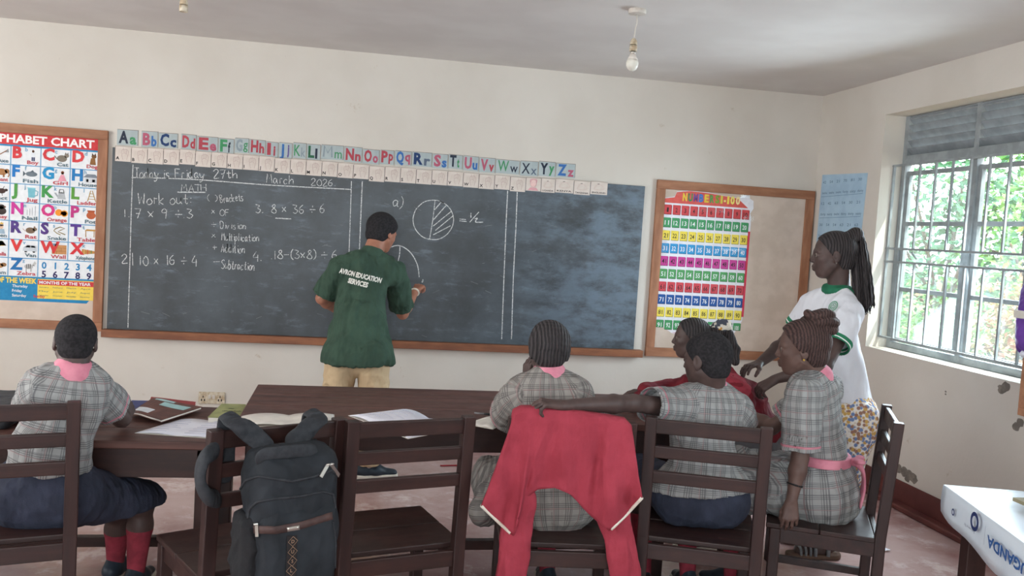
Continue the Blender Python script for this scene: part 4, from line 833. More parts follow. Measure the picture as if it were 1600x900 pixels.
def foot_ops(an, d, k): an = A3(an); d = nrm(d); dn = A3((0, 0, -1)); return [(cone(an+dn*.045*k-d*.03*k, an+dn*.052*k+d*.13*k, .034*k, .026*k), .03)]
def torso_ops(J, k, g=0.0, bulk=1.0):
    """J: neck, shL, shR, chest, waist, hipL, hipR, front"""
    fr = J['front']; q = bulk*k
    a, b = A3(J['shL']), A3(J['shR']); ch, wa = A3(J['chest']), A3(J['waist']); hm = (A3(J['hipL'])+A3(J['hipR']))/2
    o = [(cone(a+(b-a)*.26, a+(b-a)*.74, .098*q+g, .098*q+g, fr, .80), .03), (cone(ch, wa, .142*q+g, .122*q+g, fr, .70), .06*k), (cone(wa, hm, .122*q+g, .14*q+g, fr, .78), .05*k), (cone(A3(J['hipL']), A3(J['hipR']), .098*q+g, .098*q+g), .05*k)]
    for s in (a, b): o += [(cone(A3(J['neck'])+(0, 0, -.005), s+(0, 0, .0), .042*k+g, .046*k+g), .05*k)]
    return o
def sleeve_ops(sh, el, frac, r0, r1):
    """open-ended sleeve"""
    sh, el = A3(sh), A3(el); e = sh+(el-sh)*frac; d = nrm(el-sh); far = e+d*.08
    s = both(cone(sh, far, r0, r1+(r1-r0)*.08/max(.05, np.linalg.norm(e-sh))), plane(e, d))
    hole = both(cone(e-d*.10, far, r1-.009, r1-.006), plane(e-d*.07, -d)); return (s, .025), ('-', hole, 0), e
def collar_ops(J, k, g, rad=.088, front=None, rise=.035, rn=.062):
    n = A3(J['neck']); up = nrm(n-A3(J['chest'])); base = torso_ops(J, k, g+.015); skinny = torso_ops(J, k, g-.004)
    def union(ps):
        def fn(X, Y, Z):
            d = None
            for p, kk in ps:
                e = p.fn(X, Y, Z)
                if d is None: d = e
                else: q = np.maximum(.03-np.abs(d-e), 0)/.03; d = np.minimum(d, e)-q*q*.03*.25
            return d
        return fn
    fb, fs = union(base), union(skinny); R_ = rad*k
    flap = Prim(lambda X, Y, Z: np.maximum(np.maximum(fb(X, Y, Z), -fs(X, Y, Z)), np.sqrt((X-n[0])**2+(Y-n[1])**2+(Z-n[2])**2)-R_), n-R_, n+R_)
    stand = less(both(cone(n-up*.02, n+up*.05, (rn+.012)*k, (rn-.004)*k), plane(n+up*rise*k, up), plane(n-up*.02, -up)), cone(n-up*.06, n+up*.08, (rn+.005)*k, (rn-.010)*k))
    return [(flap, 0), (stand, .012), ('-', cone(n-up*.05, n+up*.08, (rn+.002)*k, (rn-.010)*k), .004)]
# ------------------------------------------------------------ people
def V3(*a): return A3(a)
def person(label, base, group=None): return thing('person', base, label, 'person', group)
def body(root, J, k, head, arms, legs, sk, h=.0034, bulk=.88, hands=(), foot=True):
    """one continuous skin surface: head, neck, torso, arms with hands, legs with feet"""
    c, fwd, up, hh = head; o = list(torso_ops(J, k, -.004, bulk)); o += head_ops(c, fwd, up, hh, J['neck'], rn=J.get('rn', .26))
    for a in arms: o += arm_ops(*a, k)
    for hn in hands: o += hand_ops(*hn[:4], **hn[4])
    for l in legs:
        o += leg_ops(*l[:3], k)
        if foot: o += foot_ops(l[2], l[3], k)
    return mesh_solid('body', o, sk, root, h)
def sock_ops(kn, an, k, top): kn, an = A3(kn), A3(an); t = kn+(an-kn)*top; m = kn+(an-kn)*.35; ops = [(cone(t, m, .058*k, .060*k), .01)] if top < .35 else []; return ops+[(both(cone(m, an, .060*k, .041*k), plane(t, -(an-kn))), .012)]
def shoe(root, an, d, k, mt, sole=True, name='shoe'):
    an, d = A3(an), nrm(d); s = np.cross(d, (0, 0, 1)); fl = an[2]-.075*k
    b = V3(an[0], an[1], fl+.012); up = V3(0, 0, 1)
    o = [(cone(b-d*.05*k+up*.036*k, b+d*.05*k+up*.036*k, .040*k, .038*k), 0), (cone(b+d*.05*k+up*.03*k, b+d*.155*k+up*.018*k, .040*k, .030*k, up, .75), .04), (cone(b-d*.02*k+up*.03*k, b-d*.012*k+up*.085*k, .04*k, .036*k), .03), ('&', plane(b+up*.004, -up))]
    sh = mesh_solid(name, o, mt, root, .005)
    if sole: mesh_solid('sole', [(both(cone(b-d*.05*k+up*.0, b+d*.155*k, .044*k, .036*k), plane(b+up*.012, up), plane(b-up*.012, -up)), 0)], M['sole'], sh, .004)
    return sh
SKB = [(0, 0, 0)]
def bones(J, k, sl=()):
    hm = (A3(J['hipL'])+A3(J['hipR']))/2; r = [(A3(J['neck']), hm+(hm-A3(J['chest']))*.3, .15*k, J['front'], 0)]
    for sh, e, rr in sl: r.append((sh, e, rr, (0, 0, 1) if abs(nrm(A3(e)-A3(sh))[2]) < .8 else (0, -1, 0), 1))
    return r
def shirt(root, J, k, g, sls, hem, mt, name='shirt', fold=(.007, 16, 3, (1, 1, .6)), extra=(), h=.005, bulk=1.0, hollow=True):
    """sls: (shoulder, elbow, fraction, r0, r1); hem: (point, normal)"""
    o = list(torso_ops(J, k, g, bulk)); carve = []; bn = []
    for sh, el, fr, r0, r1 in sls: a, b, e = sleeve_ops(sh, el, fr, r0, r1); o.append(a); carve.append(b); bn.append((A3(sh), e, r1))
    o += list(extra)
    n = A3(J['neck']); up = nrm(n-A3(J['chest'])); carve.append(('-', cone(n-up*.01, n+up*.1, .056*k, .06*k), .01))
    if hem: o.append(('&', plane(hem[0], hem[1])))
    return mesh_solid(name, o+carve, mt, root, h, fold, bones(J, k, bn))
pxl = lambda x, y, Y: P(x, y, Y=Y)
def zset(p, z): p = A3(p).copy(); p[2] = z; return p
SEATZ = .447

# --- boy at the far left, from behind
k = .84; J = dict(neck=pxl(113, 584, 3.37), shL=pxl(66, 610, 3.34), shR=pxl(144, 605, 3.42), chest=pxl(98, 640, 3.37), waist=pxl(80, 705, 3.35), front=nrm((.05, .99, .1)))
hc = zset(pxl(72, 745, 3.36), SEATZ+.10); J['hipL'], J['hipR'] = hc+(-.075, 0, 0), hc+(.075, 0, 0)
hd = (pxl(118, 535, 3.41), (-.27, .95, -.16), (.02, .1, 1), .200)
elR, wrR = pxl(187, 676, 3.60), pxl(192, 660, 3.66); elR = zset(elR, .785); wrR = wrR+(0, .02, .0); elL, wrL = zset(pxl(42, 690, 3.62), .775), zset(pxl(112, 668, 3.80), .80)
knR, knL = pxl(222, 786, 3.74), pxl(185, 800, 3.82); anR, anL = zset(knR+(-.02, .02, 0), .085), zset(knL+(-.02, .06, 0), .085)
r = person('boy in grey checked school shirt seated at far left with his back turned', zset(hc, 0), 'children in grey checked school uniforms')
b = body(r, J, k, hd, ((J['shL'], elL, wrL), (J['shR'], elR, wrR)), ((J['hipL'], knL, anL, (.2, 1, 0)), (J['hipR'], knR, anR, (.2, 1, 0))), M['skin'],
     hands=((wrR, (.12, .5, .55), (-.8, .3, 0), (-.2, -.4, .5), dict(k=.85, curl=(.7, .75, .8, .85), thumb=(.4, .8))), (wrL, (.75, .5, -.05), (0, 0, -1), (-.3, .6, 0), dict(k=.85))))
shirt(r, J, k, .014, ((J['shL'], elL, .68, .070, .068), (J['shR'], elR, .70, .070, .069)), (hc+(0, 0, .105), (-.1, 0, -1)), M['plaid'], fold=(.007, 15, 11, (1, 1, .7)), extra=((cone(A3(J['waist']), hc+(0, 0, -.03), .128, .155, J['front'], .95), .04),))
mesh_solid('collar', collar_ops(J, k, .015, .088), M['pink'], r, .004)
mesh_solid('shorts', [(cone(J['hipL'], J['hipR'], .118, .118), 0), (cone(hc+(0, 0, .07), hc, .125, .13, (0, 1, 0), .85), .05), (cone(J['hipL'], knL, .105, .092), .05), (cone(J['hipR'], knR, .108, .095), .03), ('&', plane(V3(0, 0, .40), (0, 0, -1)))], M['navy'], r, .006, (.004, 14, 5))
for kn, an in ((knR, anR), (knL, anL)): mesh_solid('sock', sock_ops(kn, an, k, .30), M['redsock'], r, .005); shoe(r, an, (.2, 1, 0), k, M['shoe'])
mesh_solid('hair', hair_cap(*hd, t=.022, nape=-.30), M['hairb'], r, .004); eyes(*hd, b)

# --- the teacher writing on the board
k = 1.0; J = dict(neck=pxl(581, 399, 5.78), shL=pxl(529, 422, 5.72), shR=pxl(618, 426, 5.80), chest=pxl(566, 462, 5.70), waist=pxl(560, 515, 5.62), front=nrm((.16, .97, .1)), rn=.25)
hL, hR = pxl(535, 562, 5.56), pxl(584, 562, 5.54); J['hipL'], J['hipR'] = hL, hR
hd = (pxl(597, 364, 5.84), (.66, .70, -.32), (.22, .25, 1), .245)
elR = pxl(629, 490, 5.95); wrR = pxl(649, 455, 6.18); elL, wrL = pxl(503, 466, 5.78), pxl(528, 486, 5.98)
knL, knR = pxl(521, 655, 5.50), pxl(583, 652, 5.50); anL, anR = zset(pxl(513, 735, 5.46), .085), zset(pxl(574, 735, 5.47), .085)
r = person('teacher in a dark green lettered polo shirt writing on the blackboard with chalk', zset((hL+hR)/2, 0)); TEACH = r
hdir = nrm(pxl(664, 436, 6.34)-wrR)
b = body(r, J, k, hd, ((J['shL'], elL, wrL), (J['shR'], elR, wrR)), ((hL, knL, anL, (.75, .6, 0)), (hR, knR, anR, (1, .1, 0))), M['skint'],
     hands=((wrR, hdir, (.35, .75, -.45), (-.3, .1, .9), dict(k=1, curl=(.75, .8, .85, .9), thumb=(.4, .7))), (wrL, (.6, .6, -.1), (.6, -.4, 0), (0, 0, 1), dict(k=1, curl=(.6, .6, .6, .6)))), bulk=.76)
sh = shirt(r, J, k, .016, ((J['shL'], elL, .88, .070, .074), (J['shR'], elR, .86, .070, .078)), (pxl(560, 566, 5.56), (.02, 0, -1)), M['green'],
      fold=(.013, 11, 21, (1.2, 1.2, .6)), extra=((cone(pxl(562, 500, 5.64), pxl(559, 590, 5.57), .162, .222, (.16, .97, 0), .90), .05), (cone(hL+V3(0, 0, .02), hR+V3(0, 0, .02), .120, .120), .05)))
mesh_solid('collar', collar_ops(J, k, .017, .080, rise=.04), M['green'], r, .005)
# lettering wrapped onto the back of the shirt
def wrap_text(host, lines, org, ex, ez, n, mt, name):
    bv = BVHTree.FromPolygons([tuple(A3(v.co)+ORG[host.name]) for v in host.data.vertices], [tuple(p.vertices) for p in host.data.polygons])
    s = Sheet(org, ex, ez, n, step=0)
    for st, x, z, h, w in lines: s.text(st, x, z, h, mt, 0, 'c', bold=.045, w=w)
    out = []
    for v in s.mb.v:
        q = A3(v)+A3(n)*.5; hit = bv.ray_cast(Vector(q), Vector(-A3(n))); out.append(tuple(A3(hit[0])+A3(n)*.0075) if hit[0] is not None else v)
    s.mb.v = out; return s.mb.build(name, host)
tn = nrm((-.16, -.97, .05)); ta, tb = pxl(529, 421, 5.6), pxl(590, 436, 5.6); tex = nrm(tb-ta); tez = nrm(np.cross(tex, tn)*-1); tez = tez if tez[2] > 0 else -tez
wrap_text(sh, (('AVRON EDUCATION', 0, .0, .030, .272), ('SERVICES', .0, -.047, .030, .135)), pxl(559, 434, 5.55), tex, tez, tn, flat((226, 224, 216), .6), 'back_lettering')
mesh_solid('trousers', [(cone(hL+V3(0,0,-.015), hR+V3(0,0,-.015), .098, .098), 0), (cone(hL+V3(-.0,0,.03), knL, .102, .090), .02), (cone(knL, anL, .095, .075), .05), (cone(hR+V3(.0,0,.03), knR, .102, .092), .006), (cone(knR, anR, .098, .075), .05), (rbox((hR+knR)/2+(.075, -.02, -.05), ((1, 0, .1), (0, 1, 0), (0, 0, 1)), (.022, .065, .085), .018), .01), (rbox((hL+knL)/2+(-.072, -.02, -.04), ((1, 0, -.1), (0, 1, 0), (0, 0, 1)), (.024, .065, .085), .018), .01),
     ('&', plane(V3(0, 0, .10), (0, 0, -1)))], M['khaki'], r, .006, (.005, 13, 31))
for an, d in ((anL, (.75, .6, 0)), (anR, (1, .1, 0))):
    mesh_solid('sock', [(cone(an+(0, 0, .14), an, .045, .044), 0)], M['sole'], r, .006); shoe(r, an, d, 1.02, M['shoe'])
mesh_solid('hair', hair_cap(*hd, t=.055, line=.03, nrmv=(.82, -.57), nape=-.30), M['hairb'], r, .004); eyes(*hd, b)
d = nrm(wrR-elR); m = MB(); x = nrm(np.cross(d, (0, 0, 1))); y = np.cross(d, x)
m.tube([wrR-d*.012+.0285*(math.cos(a)*x+math.sin(a)*y) for a in np.linspace(0, 6.283, 17)], .007, M['sole'], 8, False); m.build('wristband', r, smooth=True, label='white wristband')
tip = wrR+hdir*.135; t_ = zset(tip, tip[2]); ce = V3(tip[0]+.012, BF-.004, tip[2]+.015)
m = MB(); m.tube([ce+nrm(tip-ce)*.075, ce], .0055, M['chalk'], 10); tag(m.build('chalk_stick', smooth=False), "stick of white chalk in the teacher's fingers touching the blackboard", 'chalk')

# --- girl on the chair with the cardigan, from behind
k = .84; J = dict(neck=pxl(858, 590, 3.43), shL=pxl(812, 620, 3.44), shR=pxl(900, 620, 3.39), chest=pxl(856, 655, 3.42), waist=pxl(858, 715, 3.39), front=nrm((.2, .97, .12)))
hc = zset(pxl(862, 770, 3.36), SEATZ+.10); J['hipL'], J['hipR'] = hc+(-.075, .02, 0), hc+(.075, -.02, 0)
hd = (pxl(856, 548, 3.46), (.02, .98, -.22), (.03, .12, 1), .205)
elL, wrL = pxl(790, 664, 3.70), pxl(822, 596, 3.58); elR, wrR = pxl(922, 665, 3.68), zset(pxl(880, 655, 3.95), .79)
elL[2] = max(elL[2], .80); knL, knR = pxl(772, 748, 3.74), zset(pxl(850, 760, 3.78), .53); anL, anR = zset(knL+(.13, -.08, 0), .085), zset(knR+(.03, -.05, 0), .085)
r = person('girl with braided hair and a pink collar seen from behind the red cardigan', zset(hc, 0), 'children in grey checked school uniforms')
b = body(r, J, k, hd, ((J['shL'], elL, wrL), (J['shR'], elR, wrR)), ((J['hipL'], knL, anL, (-.2, 1, 0)), (J['hipR'], knR, anR, (0, 1, 0))), M['skin'],
     hands=((wrL, (.05, -.05, 1), (.9, .3, .1), (0, -.9, .2), dict(k=.82, curl=(.35, .4, .45, .5))), (wrR, (-.6, .7, -.05), (0, 0, -1), (-.6, -.5, 0), dict(k=.82, curl=(.6, .6, .6, .6)))))
shirt(r, J, k, .016, ((J['shL'], elL, .93, .074, .078), (J['shR'], elR, .80, .072, .072)), None, M['plaidbrown'], name='school_dress', fold=(.008, 14, 41, (1, 1, .7)),
      extra=((cone(hc+(0, 0, .06), hc+(0, 0, -.02), .122, .135, (0, 1, 0), .85), .05), (cone(J['hipL'], knL, .10, .10), .04), (cone(J['hipR'], knR, .10, .10), .04), (cone(pxl(770, 752, 3.68), pxl(757, 800, 3.60), .070, .052), .04), (cone(pxl(745, 795, 3.60), pxl(768, 806, 3.60), .034, .034), .03)))
mesh_solid('collar', collar_ops(J, k, .018, .090, rise=.045), M['pink'], r, .004)
for kn, an in ((knR, anR), (knL, anL)): mesh_solid('sock', sock_ops(kn, an, k, .4), M['redsock'], r, .006); shoe(r, an, (0, 1, 0), k, M['shoe'])
f_, r_, u_ = frame(hd[1], hd[2]); hh = hd[3]; C_ = hd[0]
hp = hair_cap(*hd, t=.07, line=.05, nape=-.42)
for i in range(13):                                           # braided rows running down the back of the head
    a = (i-6)*.21; pr = None
    for q in np.linspace(1.5, -.75, 11):
        ph = q; dirv = -f_*math.cos(a)*math.cos(ph*.95)+r_*math.sin(a)*math.cos(ph*(.97 if ph > 0 else .55))+u_*math.sin(ph); p = C_+hh*(-.05*f_+.13*u_)+hh*(dirv@f_*f_*.485+dirv@r_*r_*.40+dirv@u_*u_*.43)
        if pr is not None: hp.append((cone(pr, p, .0095, .0095), .004))
        pr = p
hp += [(cone(C_+hh*(.1*f_-.06*r_+.50*u_), C_+hh*(.0*f_+.3*r_+.44*u_), .006, .002), .002)]
mesh_solid('braided_hair', hp, M['braid'], r, .0038); eyes(*hd, b)

# --- boy with his arm stretched out
k = .86; J = dict(neck=pxl(1108, 610, 3.42), shL=pxl(1052, 637, 3.34), shR=pxl(1148, 640, 3.42), chest=pxl(1098, 672, 3.39), waist=pxl(1099, 725, 3.37), front=nrm((.05, .99, .1)))
hc = zset(pxl(1096, 780, 3.36), SEATZ+.105); J['hipL'], J['hipR'] = hc+(-.08, .02, 0), hc+(.08, -.02, 0)
hd = (pxl(1104, 563, 3.40), (-.54, .81, -.10), (-.02, .06, 1), .232)
elL = pxl(988, 645, 3.22); wrL = pxl(882, 634, 3.07); elL[2] = .97; elR, wrR = zset(pxl(1160, 690, 3.60), .80), zset(pxl(1110, 680, 3.85), .80)
knL, knR = hc+(-.14, .38, .0), hc+(.08, .38, .0); anL, anR = zset(knL+(.02, -.08, 0), .085), zset(knR+(.02, -.06, 0), .085)
r = person('boy in grey checked school shirt stretching his left arm over the red cardigan', zset(hc, 0), 'children in grey checked school uniforms')
b = body(r, J, k, hd, ((J['shL'], elL, wrL), (J['shR'], elR, wrR)), ((J['hipL'], knL, anL, (0, 1, 0)), (J['hipR'], knR, anR, (0, 1, 0))), M['skin'], h=.003,
     hands=((wrL, (-.93, .02, .10), (-.15, .1, -1), (0, .9, 0), dict(k=.92, curl=(.62, .70, .78, .85), thumb=(.6, .3), spread=.16)), (wrR, (-.6, .7, -.05), (0, 0, -1), (-.6, -.5, 0), dict(k=.85))))
shirt(r, J, k, .016, ((J['shL'], elL, .60, .076, .074), (J['shR'], elR, .68, .072, .070)), (hc+(0, 0, .045), (.10, .0, -1)), M['plaid'], fold=(.007, 14, 51, (1, 1, .7)), extra=((cone(A3(J['waist']), hc+(0, 0, -.06), .124, .140, J['front'], .95), .04), (cone(J['hipL']+V3(0, 0, .02), J['hipR']+V3(0, 0, .02), .127, .127), .04)))
mesh_solid('collar', collar_ops(J, k, .018, .092), M['pink'], r, .004)
mesh_solid('shorts', [(cone(J['hipL'], J['hipR'], .112, .112), 0), (cone(hc+(0, 0, .03), hc, .112, .118, (0, 1, 0), .85), .04), (cone(J['hipL'], knL, .11, .085), .05), (cone(J['hipR'], knR, .11, .085), .03), ('&', plane(V3(0, 0, .45), (0, 0, -1)))], M['navy'], r, .006, (.003, 14, 55))
for kn, an in ((knR, anR), (knL, anL)): mesh_solid('sock', sock_ops(kn, an, k, .35), M['redsock'], r, .006); shoe(r, an, (0, 1, 0), k, M['shoe'])
mesh_solid('hair', hair_cap(*hd, t=.024, line=.035, nape=-.30), M['hairb'], r, .004); eyes(*hd, b)

# --- girl with the bun on the sideways chair
k = .88; J = dict(neck=pxl(1272, 590, 3.50), shL=pxl(1254, 618, 3.37), shR=pxl(1292, 610, 3.64), chest=pxl(1275, 650, 3.50), waist=pxl(1284, 712, 3.49), front=nrm((-.88, .46, .08)))
hc = zset(pxl(1282, 765, 3.50), SEATZ+.11); side = nrm((.46, .88, 0)); J['hipL'], J['hipR'] = hc-side*.08, hc+side*.08
hd = (pxl(1253, 545, 3.50), (-.88, .47, -.10), (-.02, .0, 1), .236)
elL, wrL = pxl(1250, 715, 3.35), pxl(1237, 782, 3.31); elR, wrR = pxl(1205, 668, 3.76), zset(pxl(1160, 680, 3.95), .80)
fw = nrm((-.88, .46, 0)); knL, knR = hc-side*.09+fw*.36, hc+side*.09+fw*.36; anL, anR = zset(knL-fw*.02, .085), zset(knR-fw*.02, .085)
r = person('girl with a hair bun in a checked dress and pink sash on the sideways chair', zset(hc, 0), 'children in grey checked school uniforms')
b = body(r, J, k, hd, ((J['shL'], elL, wrL), (J['shR'], elR, wrR)), ((J['hipL'], knL, anL, fw), (J['hipR'], knR, anR, fw)), M['skinl'], h=.003,
     hands=((wrL, (-.12, -.22, -.95), (.35, .85, -.1), (-.9, .3, .1), dict(k=.86, curl=(.50, .5, .52, .55), thumb=(.5, .5))), (wrR, (-.8, .3, -.05), (0, 0, -1), (0, -.8, .1), dict(k=.85))))
ex = [(cone(hc+(0, 0, .05), hc+(0, 0, -.03), .14, .165), .05), (cone(J['hipL'], knL, .12, .12), .05), (cone(J['hipR'], knR, .12, .115), .05), (cone(knL+(0, 0, -.02), knL+fw*.04+(0, 0, -.13), .105, .095), .05), (cone(hc+(0, 0, -.06)-fw*.04, hc+(0, 0, -.06)-fw*.05-side*.08, .07, .05), .05)]
shirt(r, J, k, .016, ((J['shL'], elL, .88, .074, .084), (J['shR'], elR, .80, .072, .080)), None, M['plaid'], name='school_dress', fold=(.008, 14, 61, (1, 1, .7)), extra=ex)
mesh_solid('collar', collar_ops(J, k, .018, .092), M['pink'], r, .004)
w0 = A3(J['waist'])+(0, 0, -.005)
sash = mesh_solid('sash', [(less(both(cone(w0+(0, 0, .05), w0-(0, 0, .05), .122*k+.044, .124*k+.048, J['front'], .80), plane(w0+(0, 0, .020), (0, 0, 1)), plane(w0-(0, 0, .020), (0, 0, -1))), cone(w0+(0, 0, .06), w0-(0, 0, .06), .122*k+.012, .124*k+.012, J['front'], .74)), 0)], M['pink'], r, .004)
kt = w0-fw*.125+(0, -.02, 0); m = MB()
mesh_solid('sash_bow', [(ellip(kt, ((1, 0, 0), (0, 1, 0), (0, 0, 1)), (.022, .022, .02)), 0), (cone(kt, kt-side*.06-fw*.02+(0, 0, .016), .014, .02, (0, 0, 1), .6), .01), (cone(kt, kt+side*.05-fw*.025+(0, 0, .01), .014, .02, (0, 0, 1), .6), .01)], M['pink'], sash, .004)
for dx, ln in ((-.03, .17), (.035, .21)):
    pts = spline([kt, kt-fw*.035+side*dx+(0, 0, -.03), kt-fw*.045+side*dx*1.3+(0, 0, -.10), kt-fw*.035+side*dx*1.5+(0, 0, -ln)]); ops = [(cone(pts[i], pts[i+1], .017+.004*i/len(pts), .017+.004*i/len(pts), fw, .28), .006) for i in range(len(pts)-1)]
    mesh_solid('sash_tail', ops, M['pink'], sash, .0035)
for kn, an in ((knR, anR), (knL, anL)): mesh_solid('sock', sock_ops(kn, an, k, .4), M['redsock'], r, .006); shoe(r, an, fw, k, M['shoe'])
f_, r_, u_ = frame(hd[1], hd[2]); hh = hd[3]; C_ = hd[0]
hair = mesh_solid('hair', hair_cap(*hd, t=.06, line=.02, nrmv=(.80, -.60), nape=-.32), M['braidbr'], r, .0035)
bc = pxl(1281, 504, 3.50); ops = [(ellip(bc, (f_, r_, u_), (.066, .066, .058)), 0)]
for i in range(3):
    a = np.linspace(0, 6.283, 22); rr = (.060, .066, .050)[i]; z = (-.028, .004, .036)[i]
    pts = [bc+rr*(math.cos(q)*f_+math.sin(q)*r_)+u_*(z+.006*math.sin(3*q+i)) for q in a]; ops += [(cone(pts[j], pts[j+1], .0165, .0165), .006) for j in range(21)]
ops.append((cone(bc-u_*.02, bc-u_*.06, .05, .045), .02)); mesh_solid('hair_bun', ops, M['braidbr'], r, .0035); eyes(*hd, b)
m = MB(); e = C_+hh*(-.03*f_-.365*r_-.16*u_); m.lathe(e-r_*.006, [(.0015, -.004), (.005, 0), (.0042, .004), (.001, .006)], M['gold'], 12, -r_); m.build('earring', r, smooth=True, label='small gold ear stud')
d = nrm(wrL-elL); x = nrm(np.cross(d, (1, 0, 0))); y = np.cross(d, x); m = MB(); q = elL+d*.115; m.tube([q+.030*(math.cos(a)*x+math.sin(a)*y)+d*.004*math.cos(a) for a in np.linspace(0, 6.283, 19)], .0038, M['black'], 8, False); m.build('bracelet', r, smooth=True, label='thin dark bracelet')

# --- girl in the red sweater
k = .88; J = dict(neck=pxl(1122, 588, 4.22), shL=pxl(1152, 622, 4.09), shR=pxl(1098, 604, 4.36), chest=pxl(1164, 634, 4.24), waist=pxl(1196, 692, 4.26), front=nrm((-.80, .38, -.45)))
hc = zset(pxl(1200, 740, 4.26), SEATZ+.10); side = nrm((.1, 1, 0)); J['hipL'], J['hipR'] = hc-side*.075, hc+side*.075
hd = (pxl(1080, 529, 4.22), (-.92, .36, -.02), (.0, 0, 1), .205)
elL, wrL = zset(pxl(1070, 655, 4.06), .80), zset(pxl(1003, 622, 4.10), .812); elR, wrR = zset(pxl(1040, 640, 4.46), .80), zset(pxl(1010, 630, 4.40), .80); fw = V3(-1, .1, 0)
knL, knR = hc-side*.08+fw*.34, hc+side*.08+fw*.34; anL, anR = zset(knL, .085), zset(knR, .085)
r = person('girl in a red sweater with tied-back braids seated behind the boy', zset(hc, 0))
b = body(r, J, k, hd, ((J['shL'], elL, wrL), (J['shR'], elR, wrR)), ((J['hipL'], knL, anL, fw), (J['hipR'], knR, anR, fw)), M['skin'],
     hands=((wrL, (-.9, .1, .12), (.0, .3, -.9), (0, .9, .2), dict(k=.88, curl=(1.05, 1.1, 1.15, 1.2), thumb=(.3, .9))), (wrR, (-.9, .2, 0), (0, 0, -1), (0, -1, 0), dict(k=.84))))
shirt(r, J, k, .024, ((J['shL'], elL, .97, .080, .060), (J['shR'], elR, .97, .078, .060)), None, M['redshade'], name='sweater', fold=(.010, 13, 71), bulk=1.08, extra=((cone(elL, wrL, .056, .046), .02), (cone(elR, wrR, .056, .046), .02), (cone(A3(J['waist']), hc, .14, .155), .05)))
mesh_solid('sweater_lit_part', [(less(both(p, plane(pxl(1168, 610, 4.1), (.55, -.2, -.35)), plane(A3(J['neck'])+(0, 0, .035), (.25, 0, 1))), cone(A3(J['neck'])-(0, 0, .05), A3(J['neck'])+(0, 0, .1), .05, .058)), .03) for p in [q[0] for q in torso_ops(J, k, .037)[:1]+torso_ops(J, k, .037)[-2:]]+[cone(J['shL'], elL, .088, .075)]], M['redknit'], r, .005, (.006, 16, 72), label='front and shoulder of the red sweater, painted brighter as lit')  # lit part of the same sweater, painted brighter over the shaded body
mesh_solid('skirt', [(cone(J['hipL'], knL, .125, .11), .0), (cone(J['hipR'], knR, .125, .11), .05)], M['plaid'], r, .007)
for kn, an in ((knR, anR), (knL, anL)): mesh_solid('sock', sock_ops(kn, an, k, .4), M['redsock'], r, .006); shoe(r, an, fw, k, M['shoe'])
f_, r_, u_ = frame(hd[1], hd[2]); hh = hd[3]; C_ = hd[0]
hair = mesh_solid('hair', hair_cap(*hd, t=.035, line=.0, nrmv=(.78, -.62), nape=-.33), M['braid'], r, .0035)
tb = C_+hh*(-.50*f_+.16*u_); ps = spline([tb, pxl(1134, 518, 4.20), pxl(1146, 540, 4.18), pxl(1150, 566, 4.16)])
mesh_solid('braided_ponytail', [(cone(ps[i], ps[i+1], .030-.0008*i, .030-.0008*(i+1)), .004) for i in range(len(ps)-1)]+[(cone(ps[i]+.014*V3(math.cos(i*1.1), math.sin(i*1.1), 0), ps[i+1]+.014*V3(math.cos(i*1.1+1.1), math.sin(i*1.1+1.1), 0), .018, .018), .004) for i in range(3, len(ps)-1)], M['braid'], r, .004)
sc_ = NT('patterned_hair_scarf', .8, .2); v = sc_.coord('Object'); sc_.col(sc_.mix(sc_.ramp(sc_.noise(v, 30, 2), .5, .54), sc_.mix(sc_.ramp(sc_.noise(v, 24, 2), .56, .6), lin((206, 200, 186)), lin((196, 140, 60))), lin((70, 74, 84))))
x = nrm(ps[1]-ps[0]); ce = pxl(1126, 512, 4.205); mesh_solid('hair_band', [(cone(ce-x*.018, ce+x*.022, .036, .040), 0), (ellip(ce+(.0, 0, .032), ((1, 0, 0), (0, 1, 0), (0, 0, 1)), (.02, .02, .012)), .01)], sc_.m, r, .004, (.004, 40, 9)); eyes(*hd, b)

# --- woman in the white polo shirt
k = .98; J = dict(neck=pxl(1311, 458, 4.19), shL=pxl(1327, 490, 4.06), shR=pxl(1270, 478, 4.32), chest=pxl(1299, 530, 4.20), waist=pxl(1312, 585, 4.20), front=nrm((-.97, -.14, .05)), rn=.22)
hc = pxl(1318, 648, 4.20); side = nrm((-.14, .97, 0)); J['hipL'], J['hipR'] = hc-side*.09, hc+side*.09
hd = (pxl(1302, 399, 4.19), (-.90, .42, -.06), (.0, 0, 1), .243)
elR, wrR = pxl(1228, 535, 4.40), pxl(1186, 568, 4.28); elL, wrL = pxl(1288, 572, 3.93), pxl(1213, 592, 4.04)
anR = V3(2.47, 4.13, .085); anL = V3(2.55, 4.34, .085); knR, knL = zset(anR+(.0, 0.02, 0), .5), zset(anL+(0, -.02, 0), .5)
r = person('woman in a white polo shirt with a long braided ponytail standing by the window', V3(2.5, 4.2, 0))
b = body(r, J, k, hd, ((J['shL'], elL, wrL), (J['shR'], elR, wrR)), ((J['hipL'], knR, anR, (-1, .05, 0)), (J['hipR'], knL, anL, (-1, .1, 0))), M['skin'],
     hands=((wrR, pxl(1160, 575, 4.22)-wrR, (0, -.2, -1), (-.3, -.9, 0), dict(k=.95, curl=(.3, .35, .4, .4))), (wrL, pxl(1188, 606, 4.06)-wrL, (-.5, .3, -.8), (-.3, .6, .5), dict(k=.95, curl=(.6, .65, .7, .75)))), bulk=.84)
t = NT('white_polo_knit', .85, .2); at = t.n('ShaderNodeAttribute'); at.attribute_name = 'cloth'; sp = t.n('ShaderNodeSeparateXYZ'); t.put(sp.inputs[0], at.outputs['Vector'])
